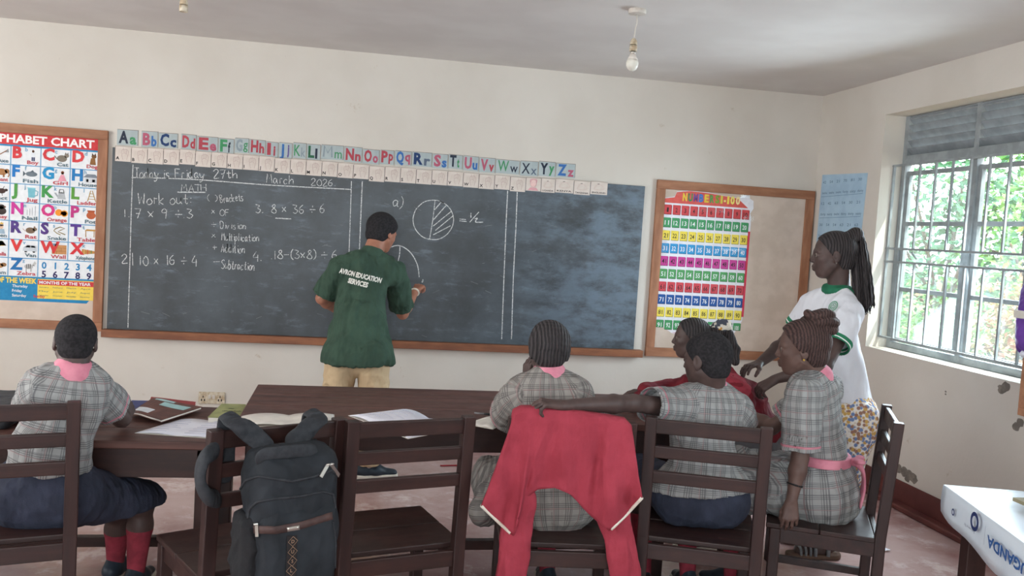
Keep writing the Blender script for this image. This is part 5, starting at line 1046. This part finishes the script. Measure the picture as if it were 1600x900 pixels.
def bandm(a, bb): return t.math('MULTIPLY', t.math('GREATER_THAN', sp.outputs[2], .5), t.math('MULTIPLY', t.math('GREATER_THAN', sp.outputs[1], a), t.math('LESS_THAN', sp.outputs[1], bb)))
c = t.mix(t.noise(t.coord('Object'), 5, 3), lin((222, 222, 226)), lin((206, 208, 216))); c = t.mix(bandm(-.034, .2), c, lin((46, 120, 88))); c = t.mix(bandm(-.016, -.010), c, lin((226, 230, 226))); t.col(c); t.bump(t.math('ADD', t.math('MULTIPLY', t.noise(t.coord('Object'), 320, 2), .04), t.noise(t.coord('Object', (1, 1, .5)), 11, 2)), .7, .03)
hips = hc
sh = shirt(r, J, k, .012, ((J['shL'], elL, .62, .074, .076), (J['shR'], elR, .60, .072, .074)), (pxl(1330, 622, 4.2), (.05, 0, -1)), t.m, name='polo_shirt', fold=(.007, 10, 81, (1, 1, .6)), bulk=.90, extra=((cone(A3(J['chest'])-(0, 0, .03), hc, .140, .158, J['front'], .84), .05), (ellip(A3(J['chest'])+A3(J['front'])*.075+(0, 0, .02), (J['front'], side, (0, 0, 1)), (.075, .13, .085)), .05)))
t2 = mat('bottle_green_collar_knit', (40, 112, 82), .85, (34, 98, 72), 20, .2, 300)
cl = mesh_solid('collar', collar_ops(J, k, .012, .094, rise=.03), t2, r, .004, label='green collar')
m = MB(); ec = pxl(1303, 479, 4.0); fr = nrm((-.75, -.66, .1)); bv = BVHTree.FromPolygons([tuple(A3(v.co)+ORG[sh.name]) for v in sh.data.vertices], [tuple(p.vertices) for p in sh.data.polygons])
vd = nrm(ec-V3(0, 0, CAMZ)); hit = bv.ray_cast(Vector(ec-vd*.4), Vector(vd)); hp_, hn_ = A3(hit[0]), A3(hit[1]); ex_ = nrm(np.cross((0, 0, 1), hn_)); ez_ = np.cross(hn_, ex_); s = Sheet(hp_+hn_*.005, ex_, ez_, hn_, step=.0012); gr = flat((70, 150, 110), .7)
for rad, w in ((.026, .0045), (.017, .003)): s.line([(rad*math.cos(a), rad*math.sin(a)) for a in np.linspace(0, 6.3, 22)], w, gr, 1)
s.line([(-.010, -.004), (0, .010), (.010, -.004)], .004, gr, 2); s.line([(-.011, -.009), (.011, -.009)], .003, gr, 2); s.mb.build('emblem', sh)
fl = NT('floral_skirt_print', .8, .2); v = fl.coord('Object'); n1 = fl.n('ShaderNodeTexVoronoi'); n1.inputs['Scale'].default_value = 58; fl.put(n1.inputs['Vector'], v); sc3 = fl.n('ShaderNodeSeparateColor'); fl.put(sc3.inputs[0], n1.outputs['Color'])
dd = fl.ramp(n1.outputs['Distance'], .75, .45); cc = fl.mix(fl.ramp(sc3.outputs[0], .32, .36), lin((108, 128, 168)), fl.mix(fl.ramp(sc3.outputs[0], .62, .66), lin((196, 158, 92)), lin((150, 112, 96)))); fl.col(fl.mix(dd, lin((226, 220, 212)), cc))
kb = (anR+anL)/2; mesh_solid('long_skirt', [(cone(hc+(0, 0, .02), zset(kb, .36), .155, .185, J['front'], .85), 0), (cone(J['hipL'], zset(knR, .42), .125, .14), .05), (cone(J['hipR'], zset(knL, .42), .125, .14), .05), ('&', plane(V3(0, 0, .30), (0, 0, -1)))], fl.m, r, .006, (.010, 12, 85, (1, 1, .15)))
sm = mat('silver_grey_sandal', (138, 142, 144), .4, (110, 114, 118), 30, spec=.5); slm = mat('brown_sandal_sole', (104, 82, 70), .7)
for an, d in ((anR, nrm((-1, .05, 0))), (anL, nrm((-1, .1, 0)))):
    u = V3(0, 0, 1); b0 = zset(an, .014); sd = mesh_solid('sandal', [(both(cone(b0-d*.05, b0+d*.16, .046, .042), plane(b0+u*.012, u), plane(b0-u*.012, -u)), 0), (cone(b0-d*.055, b0-d*.03, .04, .04), .01), ('&', plane(b0-u*.0125, -u)), ('&', plane(b0+u*.028, u))], slm, r, .004); sx = np.cross(d, u)
    for q, hgt, wd, th in ((.135, .034, .036, .007), (.11, .042, .04, .007), (.085, .05, .042, .007), (.06, .06, .044, .010), (-.01, .10, .043, .011)):
        m = MB(); m.tube([b0+d*q+sx*wd*math.cos(a)+u*(.008+(hgt-.008+.014)*math.sin(a)**.7) for a in np.linspace(.0, 3.1416, 13)], th, sm, 8); m.build('strap', sd, smooth=True)
f_, r_, u_ = frame(hd[1], hd[2]); hh = hd[3]; C_ = hd[0]
mesh_solid('hair', hair_cap(*hd, t=.03, line=.015, nrmv=(.80, -.60), nape=-.30), M['braid'], r, .0035)
rr = random.Random(12); ops = [(ellip(C_+hh*(-.40*f_+.40*u_), (f_, r_, u_), (.036, .036, .032)), 0)]
mesh_solid('hair_tie', [(ellip(pxl(1337, 367, 4.17), (f_, r_, u_), (.038, .036, .036)), 0), (cone(C_+hh*(-.30*f_+.34*u_), pxl(1337, 367, 4.17), .045, .034), .02)], M['braid'], r, .004)
m = MB()
for i in range(46):
    a, b_ = rr.uniform(-1, 1), rr.uniform(-1, 1); ln = rr.uniform(.75, 1.0)
    top = pxl(1340, 368, 4.17)+V3(a*.02, b_*.03, .0)
    pth = [top, pxl(1342+a*9, 385, 4.16)+V3(0, b_*.035, 0), pxl(1347+a*11, 425, 4.12)+V3(0, b_*.04, 0), pxl(1350+a*13, 425+40*ln, 4.09)+V3(0, b_*.035, 0), pxl(1352+a*11+rr.uniform(-2, 2), 425+68*ln, 4.08)+V3(0, b_*.03, 0)]
    pp = spline(pth, 7); m.tube(pp, [.0062*(1+.25*math.sin(j*1.9+i)) if j < len(pp)-2 else .003 for j in range(len(pp))], M['braid'], 6)
m.build('braided_ponytail', r, smooth=True)
eyes(*hd, b); m = MB(); e = C_+hh*(-.03*f_-.365*r_-.16*u_); m.lathe(e-r_*.006, [(.0015, -.004), (.004, 0), (.001, .005)], M['chrome'], 12, -r_); m.build('earring', r, smooth=True, label='small silver ear stud')
# ------------------------------------------------------------ helpers for things hung on a chair back
def chair_plane(key, off):
    mid, rz, _ = CH_[key]; n = V3(-math.sin(rz), math.cos(rz), 0); p0 = V3(mid[0], mid[1], 0)-n*off
    def Q(x, y, o=0.0):
        d = nrm(P(x, y, Y=1.0)-V3(0, 0, CAMZ)); c = V3(0, 0, CAMZ); return c+d*(((p0-n*o-c)@n)/(d@n))
    return Q, n
def poly_at(pts, t):
    p = [A3(q) for q in pts]; L = [0]
    for a, b in zip(p, p[1:]): L.append(L[-1]+np.linalg.norm(b-a))
    t = t*L[-1]
    for i in range(len(p)-1):
        if t <= L[i+1]+1e-9: return p[i]+(p[i+1]-p[i])*((t-L[i])/max(1e-9, L[i+1]-L[i]))
    return p[-1]
# ------------------------------------------------------------ the red cardigan
def cardigan():
    Q, n = chair_plane('JK', .032); NU, NV = 64, 30
    top = [(800, 662), (803, 646), (815, 640), (840, 640), (890, 645), (950, 654), (978, 659), (987, 668)]
    bot = [(752, 790), (778, 815), (803, 838), (811, 805), (822, 778), (840, 764), (868, 762), (892, 773), (920, 803), (952, 830), (978, 805), (1003, 778)]
    root = thing('cardigan', Q(890, 800)*V3(1, 1, 0), 'crimson knitted cardigan with white hem draped over a chair back', 'cardigan')
    V = []
    for j in range(-8, NV+1):
        for i in range(NU+1):
            u = i/NU; t = poly_at(top, u); b = poly_at(bot, u)
            if j >= 0:
                v = j/NV; p = t+(b-t)*v; side = abs(u-.5)*2
                o = .004+.012*math.sin(v*3.1)*(1-side*.3)+v*(.014*math.sin(u*23+v*2.2)+.010*math.sin(u*41-v*3+1)+.008*math.sin(u*17+v*9))+.030*v*max(0, side-.55)/.45
                o += (.026*math.exp(-((u-.22-.05*v)/.03)**2)+.028*math.exp(-((u-.80+.03*v)/.028)**2))*v-.018*math.exp(-((u-.75+.05*v)/.03)**2)*v
                V.append(Q(p[0], p[1], o))
            else:
                k = -j; p0 = Q(t[0], t[1], .004); w = min(k, 3)/3; q = p0+n*(.070*w)+V3(0, 0, .006*math.sin(w*3.14)); q = q-V3(0, 0, max(0, k-2)*.03+.0)*(k > 2); V.append(q)
    W = NU+1; F = [(j*W+i, j*W+i+1, (j+1)*W+i+1, (j+1)*W+i) for j in range(NV+8) for i in range(NU)]
    V = A3(V)
    o = link_mesh('body_panel', V, F, M['redknit'], root, None, True); sd = o.modifiers.new('thickness', 'SOLIDIFY'); sd.thickness = .006; sd.offset = 0
    _L = np.cumsum([0]+[math.dist(bot[i], bot[i+1]) for i in range(len(bot)-1)]); _L = _L/_L[-1]
    for a, b in ((0, _L[2]-.004), (_L[9]+.004, 1)):
        m = MB(); pts = []
        for i in range(int(math.ceil(a*NU)), int(b*NU)+1): pts.append(V[(NV+8)*W+i])
        m.tube(pts, .0062, M['sole'], 8); m.build('hem_trim', root, smooth=True, label='white hem edging')
    for pts in (((812, 775, -.02), (806, 825, -.03), (801, 870, -.02), (797, 915, -.015), (795, 960, -.015)), ((955, 782, -.02), (967, 835, -.03), (976, 880, -.02), (979, 920, -.015), (978, 955, -.015))):
        p = spline([Q(*q) for q in pts], 4); ops = [(cone(p[i], p[i+1], .050-.0006*i, .050-.0006*(i+1), n, .42), .02) for i in range(len(p)-1)]
        mesh_solid('sleeve', ops, M['redknit'], root, .005, (.009, 20, 91, (1, 1, .3)))
cardigan()
# ------------------------------------------------------------ the backpack
def hit_on(host, px, py, off=.002):
    bv = host[1]; c = V3(0, 0, CAMZ); d = nrm(P(px, py, Y=1.0)-c); h = bv.ray_cast(Vector(c), Vector(d))
    return (None, None) if h[0] is None else (A3(h[0])+A3(h[1])*off, A3(h[1]))
def bvh(*obs):
    v, f = [], []
    for o in obs:
        b = len(v); v += [tuple(A3(q.co)+ORG[o.name]) for q in o.data.vertices]; f += [tuple(i+b for i in p.vertices) for p in o.data.polygons]
    return BVHTree.FromPolygons(v, f)
def px_ribbon(host, top, bot, n, mt, name, parent, off=.003, rows=3, label=None):
    m = MB(); g = []
    for j in range(rows):
        for i in range(n):
            a, b = poly_at(top, i/(n-1)), poly_at(bot, i/(n-1)); q = a+(b-a)*j/(rows-1); h = hit_on(host, q[0], q[1], off); g.append(h[0])
    F = [(j*n+i, j*n+i+1, (j+1)*n+i+1, (j+1)*n+i) for j in range(rows-1) for i in range(n-1) if all(g[k] is not None for k in (j*n+i, j*n+i+1, (j+1)*n+i+1, (j+1)*n+i))]
    m.add([q if q is not None else (0, 0, 0) for q in g], F, mt); o = m.build(name, parent, smooth=True, label=label); s = o.modifiers.new('thickness', 'SOLIDIFY'); s.thickness = .002; s.offset = 0; return o
def backpack():
    Q, n = chair_plane('BP', .02); rt_ = nrm(np.cross(n, (0, 0, 1))); up = V3(0, 0, 1); t = NT('black_canvas', .8, .25); v = t.coord('Object')
    t.col(t.mix(t.ramp(t.noise(v, 9, 4), .3, .7), lin((42, 46, 51)), lin((30, 33, 37)))); t.bump(t.noise(v, 420, 2), .3, .001); CV = t.m
    t = NT('dark_mesh_fabric', .85, .2); t.col(lin((34, 34, 36))); t.bump(t.noise(t.coord('Object'), 160, 2), .6, .002); MS = t.m
    strap = mat('charcoal_webbing', (50, 52, 56), .8, (40, 42, 46), 40, .3, 300); lth = mat('brown_leather_strip', (78, 58, 54), .6, (62, 46, 44), 20, .2, 100)
    root = thing('backpack', zset(Q(450, 800, .1), .44), 'black canvas backpack with brown strip hanging on a chair back', 'backpack')
    c = Q(452, 806, .10); ax = (rt_, -n, up); tl = .03
    ax = (nrm(rt_+up*tl), -n, nrm(up-rt_*tl))
    ops = [(rbox(c, ax, (.142, .080, .222), .065), 0), (rbox(c+up*.03-n*.02, ax, (.132, .080, .185), .055), .03), (rbox(c+up*.135+n*.02, ax, (.125, .060, .085), .05), .03)]
    b1 = mesh_solid('main_compartment', ops, CV, root, .005, (.006, 14, 101))
    cp = Q(460, 858, .155); b2 = mesh_solid('front_pocket', [(rbox(cp, ax, (.128, .06, .150), .048), 0)], CV, root, .005, (.005, 14, 103))
    cs = Q(386, 858, .10); mesh_solid('side_pocket', [(rbox(cs, ax, (.035, .065, .115), .03), 0)], MS, root, .005, (.006, 20, 104))
    host = (root, bvh(b1, b2))
    px_ribbon(host, [(389, 821), (430, 822), (470, 815), (518, 800)], [(390, 833), (432, 834), (472, 826), (519, 811)], 24, lth, 'leather_strip', root, .003, label='brown leather strip')
    px_ribbon(host, [(447, 823.5), (467, 820)], [(448, 830), (468, 826.5)], 5, M['chrome'], 'name_plate', root, .0055, label='small metal plate')
    bz = mat('copper_thread', (150, 122, 98), .6); m = MB()
    pp = px_ribbon(host, [(448, 837), (464, 836)], [(446, 905), (462, 905)], 8, mat('woven_tape', (40, 36, 37), .85), 'woven_tape', root, .002, 14)
    for ch, (x, y) in zip('DUSL', ((456.5, 845), (456, 861), (455.3, 876), (454.6, 890.5))):
        h, hn = hit_on(host, x, y, .0055)
        if h is None: continue
        ex = nrm(rt_-hn*(rt_@hn)); ez = np.cross(hn, ex); s = Sheet(h, ex, ez, hn, m, .0006); r = .0155
        s.line([(0, r), (r, 0), (0, -r), (-r, 0), (0, r)], .0016, bz, 1); s.text(ch, 0, -.0052, .0105, bz, 1, 'c', bold=.02)
    m.build('embroidered_letters', pp)
    def seam(pts, rad=.0042):
        g = [hit_on(host, q[0], q[1], .001)[0] for q in [poly_at(pts, k/40) for k in range(41)]]; g = [q for q in g if q is not None]
        m = MB(); m.tube(g, rad, strap, 6); m.build('zip_piping', root, smooth=True)
    seam([(376, 764), (385, 750), (405, 744), (430, 748), (455, 752), (490, 745), (518, 735), (527, 742)]); seam([(387, 815), (390, 795), (402, 784), (430, 779), (470, 775), (505, 768), (520, 772), (524, 795)]); seam([(520, 815), (524, 850), (523, 895)], .0036)
    def pull(x0, y0, x1, y1, w=.0062):
        a, an_ = hit_on(host, x0, y0, .006); b, bn_ = hit_on(host, x1, y1, .008)
        if a is None: return
        if b is None: b = a+V3(0, 0, -.03)
        m = MB(); m.bar(a, b, w*2, .003, M['chrome'], up=an_); m.tube([a+an_*.003-rt_*.006, a+an_*.007, a+an_*.003+rt_*.006], .0035, M['chrome'], 8); m.build('zip_pull', root, bevel=.0008)
    pull(510, 727, 501, 744); pull(515, 726, 526, 743); pull(403, 819, 405, 838); pull(380, 886, 377, 899)
    # straps over the rail
    for pts in (((415, 698, .06), (398, 682, .045), (378, 667, .035), (366, 661, .012)), ((459, 690, .06), (472, 680, .05), (486, 664, .04), (497, 655, .012))):
        p = [Q(*q) for q in pts]; p += [p[-1]+n*.05+up*.004, p[-1]+n*.065-up*.07, p[-1]+n*.06-up*.18]; p = spline(p, 4)
        ops = [(cone(p[i], p[i+1], .030, .030, nrm(np.cross(p[i+1]-p[i], rt_)), .30), .008) for i in range(len(p)-1)]; mesh_solid('shoulder_strap', ops, strap, root, .0045)
    p = spline([Q(338, 702, -.02), Q(321, 715, .03), Q(313, 735, .035), Q(314, 758, .035), Q(324, 775, .03), Q(340, 780, -.02)], 4)
    mesh_solid('strap_loop', [(cone(p[i], p[i+1], .028, .028, rt_, .42), .008) for i in range(len(p)-1)], strap, root, .0045)
    g = [hit_on(host, x, y, o)[0] for x, y, o in ((408, 717, .0), (416, 715, .012), (447, 713, .018), (478, 708, .012), (487, 706, .0))]; g = spline([q for q in g if q is not None], 5)
    mesh_solid('haul_handle', [(cone(g[i], g[i+1], .019, .019, n, .35), .006) for i in range(len(g)-1)], strap, root, .004)
backpack()
# ------------------------------------------------------------ books and papers
def on(q, z): return P(q[0], q[1], Z=z)
def open_book(name, quad, z, mt, label, lift=.012, lines=None, cover=None):
    """quad: near-left, far-left, far-right, near-right photo pixels; the fold runs near to far in the middle"""
    a, b, c, d = [on(q, z) for q in quad]; N = 16; V = []; F = []
    def lf(u): return .003+lift*abs(math.sin(u*2*math.pi))**.8*(1-.25*u)
    for j in range(5):
        v = j/4
        for i in range(N+1):
            u = i/N; p = (a+(d-a)*u)*(1-v)+(b+(c-b)*u)*v; V.append(p+V3(0, 0, lf(u)))
    W = N+1; F = [(j*W+i, j*W+i+1, (j+1)*W+i+1, (j+1)*W+i) for j in range(4) for i in range(N)]
    root = thing(name, (a+b+c+d)/4, label, 'notebook'); o = link_mesh('pages', V, F, mt, root, None, True); s = o.modifiers.new('thickness', 'SOLIDIFY'); s.thickness = .003; s.offset = -1
    if lines:
        m = MB(); dx = nrm(d-a)
        for s_ in (0, .5):
            for j in range(lines):
                v = .12+.76*j/max(1, lines-1); u0, u1 = s_+.05, s_+.05+.40*R.uniform(.5, 1); pts = [((a+(d-a)*u)*(1-v)+(b+(c-b)*u)*v)+V3(0, 0, lf(u)+.001) for u in np.linspace(u0, u1, 9)]; m.tube(pts, .0007, flat((180, 184, 204)), 4)
        m.build('pen_writing', root)
    m = MB(); k = nrm(d-a)*.004; e = nrm(b-a)*.004
    m.add([a-k-e+V3(0, 0, .0008), d+k-e+V3(0, 0, .0008), c+k+e+V3(0, 0, .0008), b-k+e+V3(0, 0, .0008), a-k-e+V3(0, 0, .0022), d+k-e+V3(0, 0, .0022), c+k+e+V3(0, 0, .0022), b-k+e+V3(0, 0, .0022)], [(3, 2, 1, 0), (4, 5, 6, 7), (0, 1, 5, 4), (1, 2, 6, 5), (2, 3, 7, 6), (3, 0, 4, 7)], cover or M['page']); m.build('cover', root)
    return root
open_book('exercise_book', [(213, 677), (283, 656), (372, 661), (338, 686)], T1Z, M['paper'], 'open white exercise book on the left table near the brown magazine', .006, 7)
open_book('exercise_book', [(371, 668), (379, 651), (521, 648.5), (522, 664)], T2Z, M['page'], 'open cream notebook behind the backpack on the middle table', .012)
open_book('exercise_book', [(546, 650), (630, 640), (714, 671), (638, 686)], T2Z, M['paper'], 'open white exercise book askew behind the empty chair', .012, 6)
open_book('exercise_book', [(728, 663), (762, 652), (792, 658), (770, 671)], T2Z, M['page'], "open cream book under the braided girl's left elbow", .006)
def closed_book(name, quad, z, th, cov, label, cat='book', bend=0., art=()):
    a, b, c, d = [on(q, z) for q in quad]; root = thing(name, (a+b+c+d)/4, label, cat); N = 12
    def srf(u, v, h): return (a+(d-a)*u)*(1-v)+(b+(c-b)*u)*v+V3(0, 0, h+bend*math.sin(u*3.1416)*(1-.3*v)+bend*.35*math.sin(u*6.3+1))
    def grid(h0, h1, ins, mt, nm):
        V = []
        for h in (h0, h1):
            for v in (ins, 1-ins): V += [srf(ins+(1-2*ins)*i/N, v, h) for i in range(N+1)]
        W = N+1; F = []
        for i in range(N): F += [(i, W+i, W+i+1, i+1), (2*W+i, 2*W+i+1, 3*W+i+1, 3*W+i), (i, i+1, 2*W+i+1, 2*W+i), (W+i+1, W+i, 3*W+i, 3*W+i+1)]
        F += [(0, 2*W, 3*W, W), (N, W+N, 3*W+N, 2*W+N)]; return link_mesh(nm, V, F, mt, root)
    grid(.0005, .0022, 0, cov, 'cover'); grid(.0023, th-.0023, .015, M['page'], 'pages'); top = grid(th-.0022, th, 0, cov, 'cover')
    for pts, mt in art:
        m = MB(); m.add([srf(u, v, th+.001) for u, v in pts], [tuple(range(len(pts)))], mt); m.build('cover_print', top)
    return root
br = mat('brown_maroon_cover', (104, 66, 56), .45, (84, 54, 48), 20); teal = flat((156, 190, 190), .4); wht = flat((206, 210, 214), .4)
closed_book('magazine', [(200, 641), (206, 628), (250, 629), (248, 644)], T1Z, .008, mat('blue_cover', (62, 70, 118), .45), 'blue-covered booklet mostly under the brown magazine', 'magazine')
closed_book('magazine', [(230, 640), (236, 624), (306, 632), (300, 646)], T1Z, .012, mat('red_cover', (150, 58, 60), .45), 'red-covered booklet under the far side of the brown magazine', 'magazine', .002, (([(.62, .1), (.98, .1), (.98, .45), (.75, .5)], flat((216, 186, 188))),))
def _uvq(u0, v0, u1, v1, sk=0): return [(u0+(u1-u0)*i/6, v0) for i in range(7)]+[(u1-(u1-u0)*i/6+sk, v1) for i in range(7)]
closed_book('magazine', [(203, 650), (238, 627), (316, 641), (252, 662)], T1Z+.010, .012, br, 'open brown-covered magazine lying face down on top of the booklets', 'magazine', .012, ((_uvq(.04, .10, .46, .34), wht), (_uvq(.34, .62, .90, .84), teal), (_uvq(.10, .88, .5, .97), teal)))
ol = mat('olive_green_cover', (150, 152, 104), .6, (134, 138, 92), 20); ink2 = flat((66, 68, 56))
closed_book('textbook', [(324, 662), (346, 640), (384, 641), (377, 663)], T1Z, .028, ol, 'thick olive green textbook beside the middle table', 'book', 0, tuple(([(u, v), (u+.035, v), (u+.035, v+.05+.02*math.sin(u*40)), (u, v+.05)], ink2) for v in (.42,) for u in np.arange(.28, .9, .055))+(([(.42, .15), (.66, .15), (.66, .2), (.42, .2)], ink2), ([(.42, .62), (.62, .62), (.62, .65), (.42, .65)], ink2)))
# pen beside the girl's hand
t = thing('pen', on((752, 650), T2Z), "dark ballpoint pen lying beside the braided girl's elbow", 'pen'); a, b = on((741, 649), T2Z)+V3(0, 0, .012), on((765, 651.5), T2Z)+V3(0, 0, .012)
m = MB(); m.tube([a, a+(b-a)*.7], .0045, mat('grey_clear_plastic', (110, 108, 108), .3), 8); m.build('barrel', t, smooth=True); m = MB(); m.tube([a+(b-a)*.65, b], .0055, M['black'], 8); m.build('pen_cap', t, smooth=True)
# flat black bag at the far left of the table
q = P(39, 640, Z=T1Z+.05); x1 = q[0]
t = thing('document_bag', (x1-.4, 3.85, T1Z), 'flat dark grey bag lying on the left table beyond the boy', 'bag'); bgm = mat('dark_grey_nylon', (58, 60, 64), .6, (44, 46, 50), 14, .2, 120)
mesh_solid('bag_body', [(rbox((x1-.37, 3.86, T1Z+.034), ((1, 0, 0), (0, 1, 0), (0, 0, 1)), (.37, .24, .033), .03), 0)], bgm, t, .007, (.004, 9, 120)); m = MB(); m.tube([(x1-.03, 3.615, T1Z+.036), (x1-.4, 3.612, T1Z+.036), (x1-.7, 3.615, T1Z+.036)], .004, M['black'], 6); m.build('zip', t)
# litter on the floor
s = Sheet(on((704, 727.5), .006), (1, .03, 0), (0, 1, 0), (0, 0, 1)); m = MB(); a, b = on((688, 727.5), .006), on((720, 727), .006); m.tube([a, b], .005, flat((150, 40, 50), .4), 8); tag(m.build('pencil'), 'red pencil lying on the floor beyond the tables', 'pencil')
m = MB(); a = on((1383, 861), 0); m.add([a+V3(*q) for q in ((-.03, -.01, .002), (.02, -.018, .012), (.034, .012, .004), (-.01, .018, .018))], [(0, 1, 2), (0, 2, 3)], M['paper']); o = m.build('paper_scrap'); sd = o.modifiers.new('thickness', 'SOLIDIFY'); sd.thickness = .001; tag(o, 'crumpled scrap of white paper on the floor by the window wall', 'paper scrap')
# purple bag on the shelf
pm = 0; c = P(1636, 492, X=3.41); BZ = SZ+.296; t = thing('purple_bag', (3.42, c[1], BZ), 'bulging purple bag sitting on the wooden box shelf at the right edge', 'bag'); pm = mat('purple_nylon', (104, 62, 150), .5, (84, 48, 128), 8, .2, 90); c = P(1636, 492, X=3.41); BZ = SZ+.296
mesh_solid('bag_body', [(rbox((3.415, c[1], BZ+.215), ((1, 0, 0), (0, 1, 0), (0, 0, 1)), (.065, .145, .20), .06), 0), (ellip((3.405, c[1]+.01, BZ+.155), ((1, 0, 0), (0, 1, 0), (0, 0, 1)), (.075, .16, .15)), .05)], pm, t, .006, (.008, 14, 130)); m = MB(); m.box((3.33, c[1]+.02, BZ+.2), (3.335, c[1]+.13, BZ+.24), M['white']); m.tube([(3.42, c[1]-.07, BZ+.39), (3.42, c[1]-.04, BZ+.47), (3.42, c[1]+.04, BZ+.47), (3.42, c[1]+.07, BZ+.39)], .008, pm, 8)
m.build('handle', t)
mesh_solid('plastic_wrapper', [(ellip((3.40, SY-.03, BZ+.018), ((1, 0, 0), (.0, 1, 0), (0, 0, 1)), (.045, .075, .018)), 0)], M['paper'], t, .005, (.012, 30, 131), label='crumpled white plastic wrapper')
# ------------------------------------------------------------ outside
gm = mat('red_earth_and_grass', (128, 92, 70), .95, (90, 100, 60), 1.2, .3, 10)
V = []; nx, ny = 24, 24
for i in range(nx+1):
    for j in range(ny+1):
        x = 3.9+i*1.1; y = -6+j*1.4; V.append((x, y, -.35+.09*max(0, x-6)+.12*math.sin(x*1.3+y)*math.sin(y*.9)))
tag(link_mesh('ground', V, [(i*(ny+1)+j, (i+1)*(ny+1)+j, (i+1)*(ny+1)+j+1, i*(ny+1)+j+1) for i in range(nx) for j in range(ny)], gm, None, None, True), kind='structure')
def leafmat(nm, c, c2):
    t = NT(nm, .5, .3); v = t.coord('Object'); t.col(t.mix(t.ramp(t.noise(v, 3, 3), .35, .65), lin(c), lin(c2))); return t.m
LM = [leafmat('fresh_green_leaves', (118, 158, 84), (84, 128, 66)), leafmat('blue_green_leaves', (104, 146, 108), (76, 118, 88)), leafmat('russet_green_leaves', (136, 140, 74), (150, 98, 66))]
bark = mat('grey_brown_bark', (112, 92, 76), .9, (84, 70, 58), 12, .5, 40)
def plant(name, x, y, h, r, n, lm, label, cat, ls=.10, trunk=.06):
    rr = random.Random(int(x*100+y*7)); z0 = -.35+.09*max(0, x-6)-.1; t = thing(name, (x, y, z0), label, cat, 'plants outside the window')
    m = MB(); cl = []
    tips = []
    for k in range(9):
        a = rr.uniform(0, 6.28); q = rr.uniform(.35, .95); tip = V3(x+r*.8*math.cos(a)*rr.uniform(.3, 1), y+r*.8*math.sin(a)*rr.uniform(.3, 1), z0+h*q+.1); m.tube(spline([V3(x, y, z0), V3(x, y, z0+h*.25)+(tip-V3(x, y, z0))*.12, tip], 5), [trunk*(1-.08*i) for i in range(11)], bark, 6); tips.append(tip)
    m.build('stem', t, smooth=True); V, F = [], []
    for _ in range(n):
        tp = rr.choice(tips); p = tp+V3(rr.gauss(0, r*.30), rr.gauss(0, r*.30), rr.gauss(0, h*.14)); p[2] = max(p[2], z0+.1)
        d = nrm(V3(rr.gauss(0, 1), rr.gauss(0, 1), rr.gauss(-.2, .6))); s = nrm(np.cross(d, V3(rr.gauss(0, 1), rr.gauss(0, 1), rr.gauss(0, 1)))); u = np.cross(s, d); L = ls*rr.uniform(.6, 1.2); w = L*.28
        b = len(V); V += [p, p+d*L*.45+s*w+u*w*.3, p+d*L, p+d*L*.45-s*w+u*w*.3, p+d*L*.5]; F += [(b, b+1, b+4), (b+1, b+2, b+4), (b+2, b+3, b+4), (b+3, b, b+4)]
    o = link_mesh('foliage', V, F, lm, t)
for a in (('bush', 6.6, 7.6, 1.9, .75, 1300, LM[2], 'russet and green bush close outside the lower right window pane', 'bush', .09), ('bush', 6.0, 8.0, 1.6, .6, 1100, LM[0], 'low fresh green bush outside the lower middle of the window', 'bush', .08), ('bush', 6.2, 9.2, 1.9, .7, 1200, LM[1], 'blue-green bush outside the lower left window panes', 'bush', .09),
          ('bush', 7.8, 8.6, 2.6, .9, 1300, LM[0], 'tall green bush behind the russet bush outside the window', 'bush', .11), ('tree', 8.2, 11.2, 3.6, 1.2, 1500, LM[1], 'pale tree outside the left half of the window', 'tree', .16), ('tree', 10.0, 11.0, 4.6, 1.5, 1600, LM[0], 'tall pale green tree outside the right half of the window', 'tree', .18), ('tree', 9.5, 8.8, 3.8, 1.2, 1300, LM[1], 'leafy tree outside at the right edge of the window', 'tree', .15)): plant(*a)
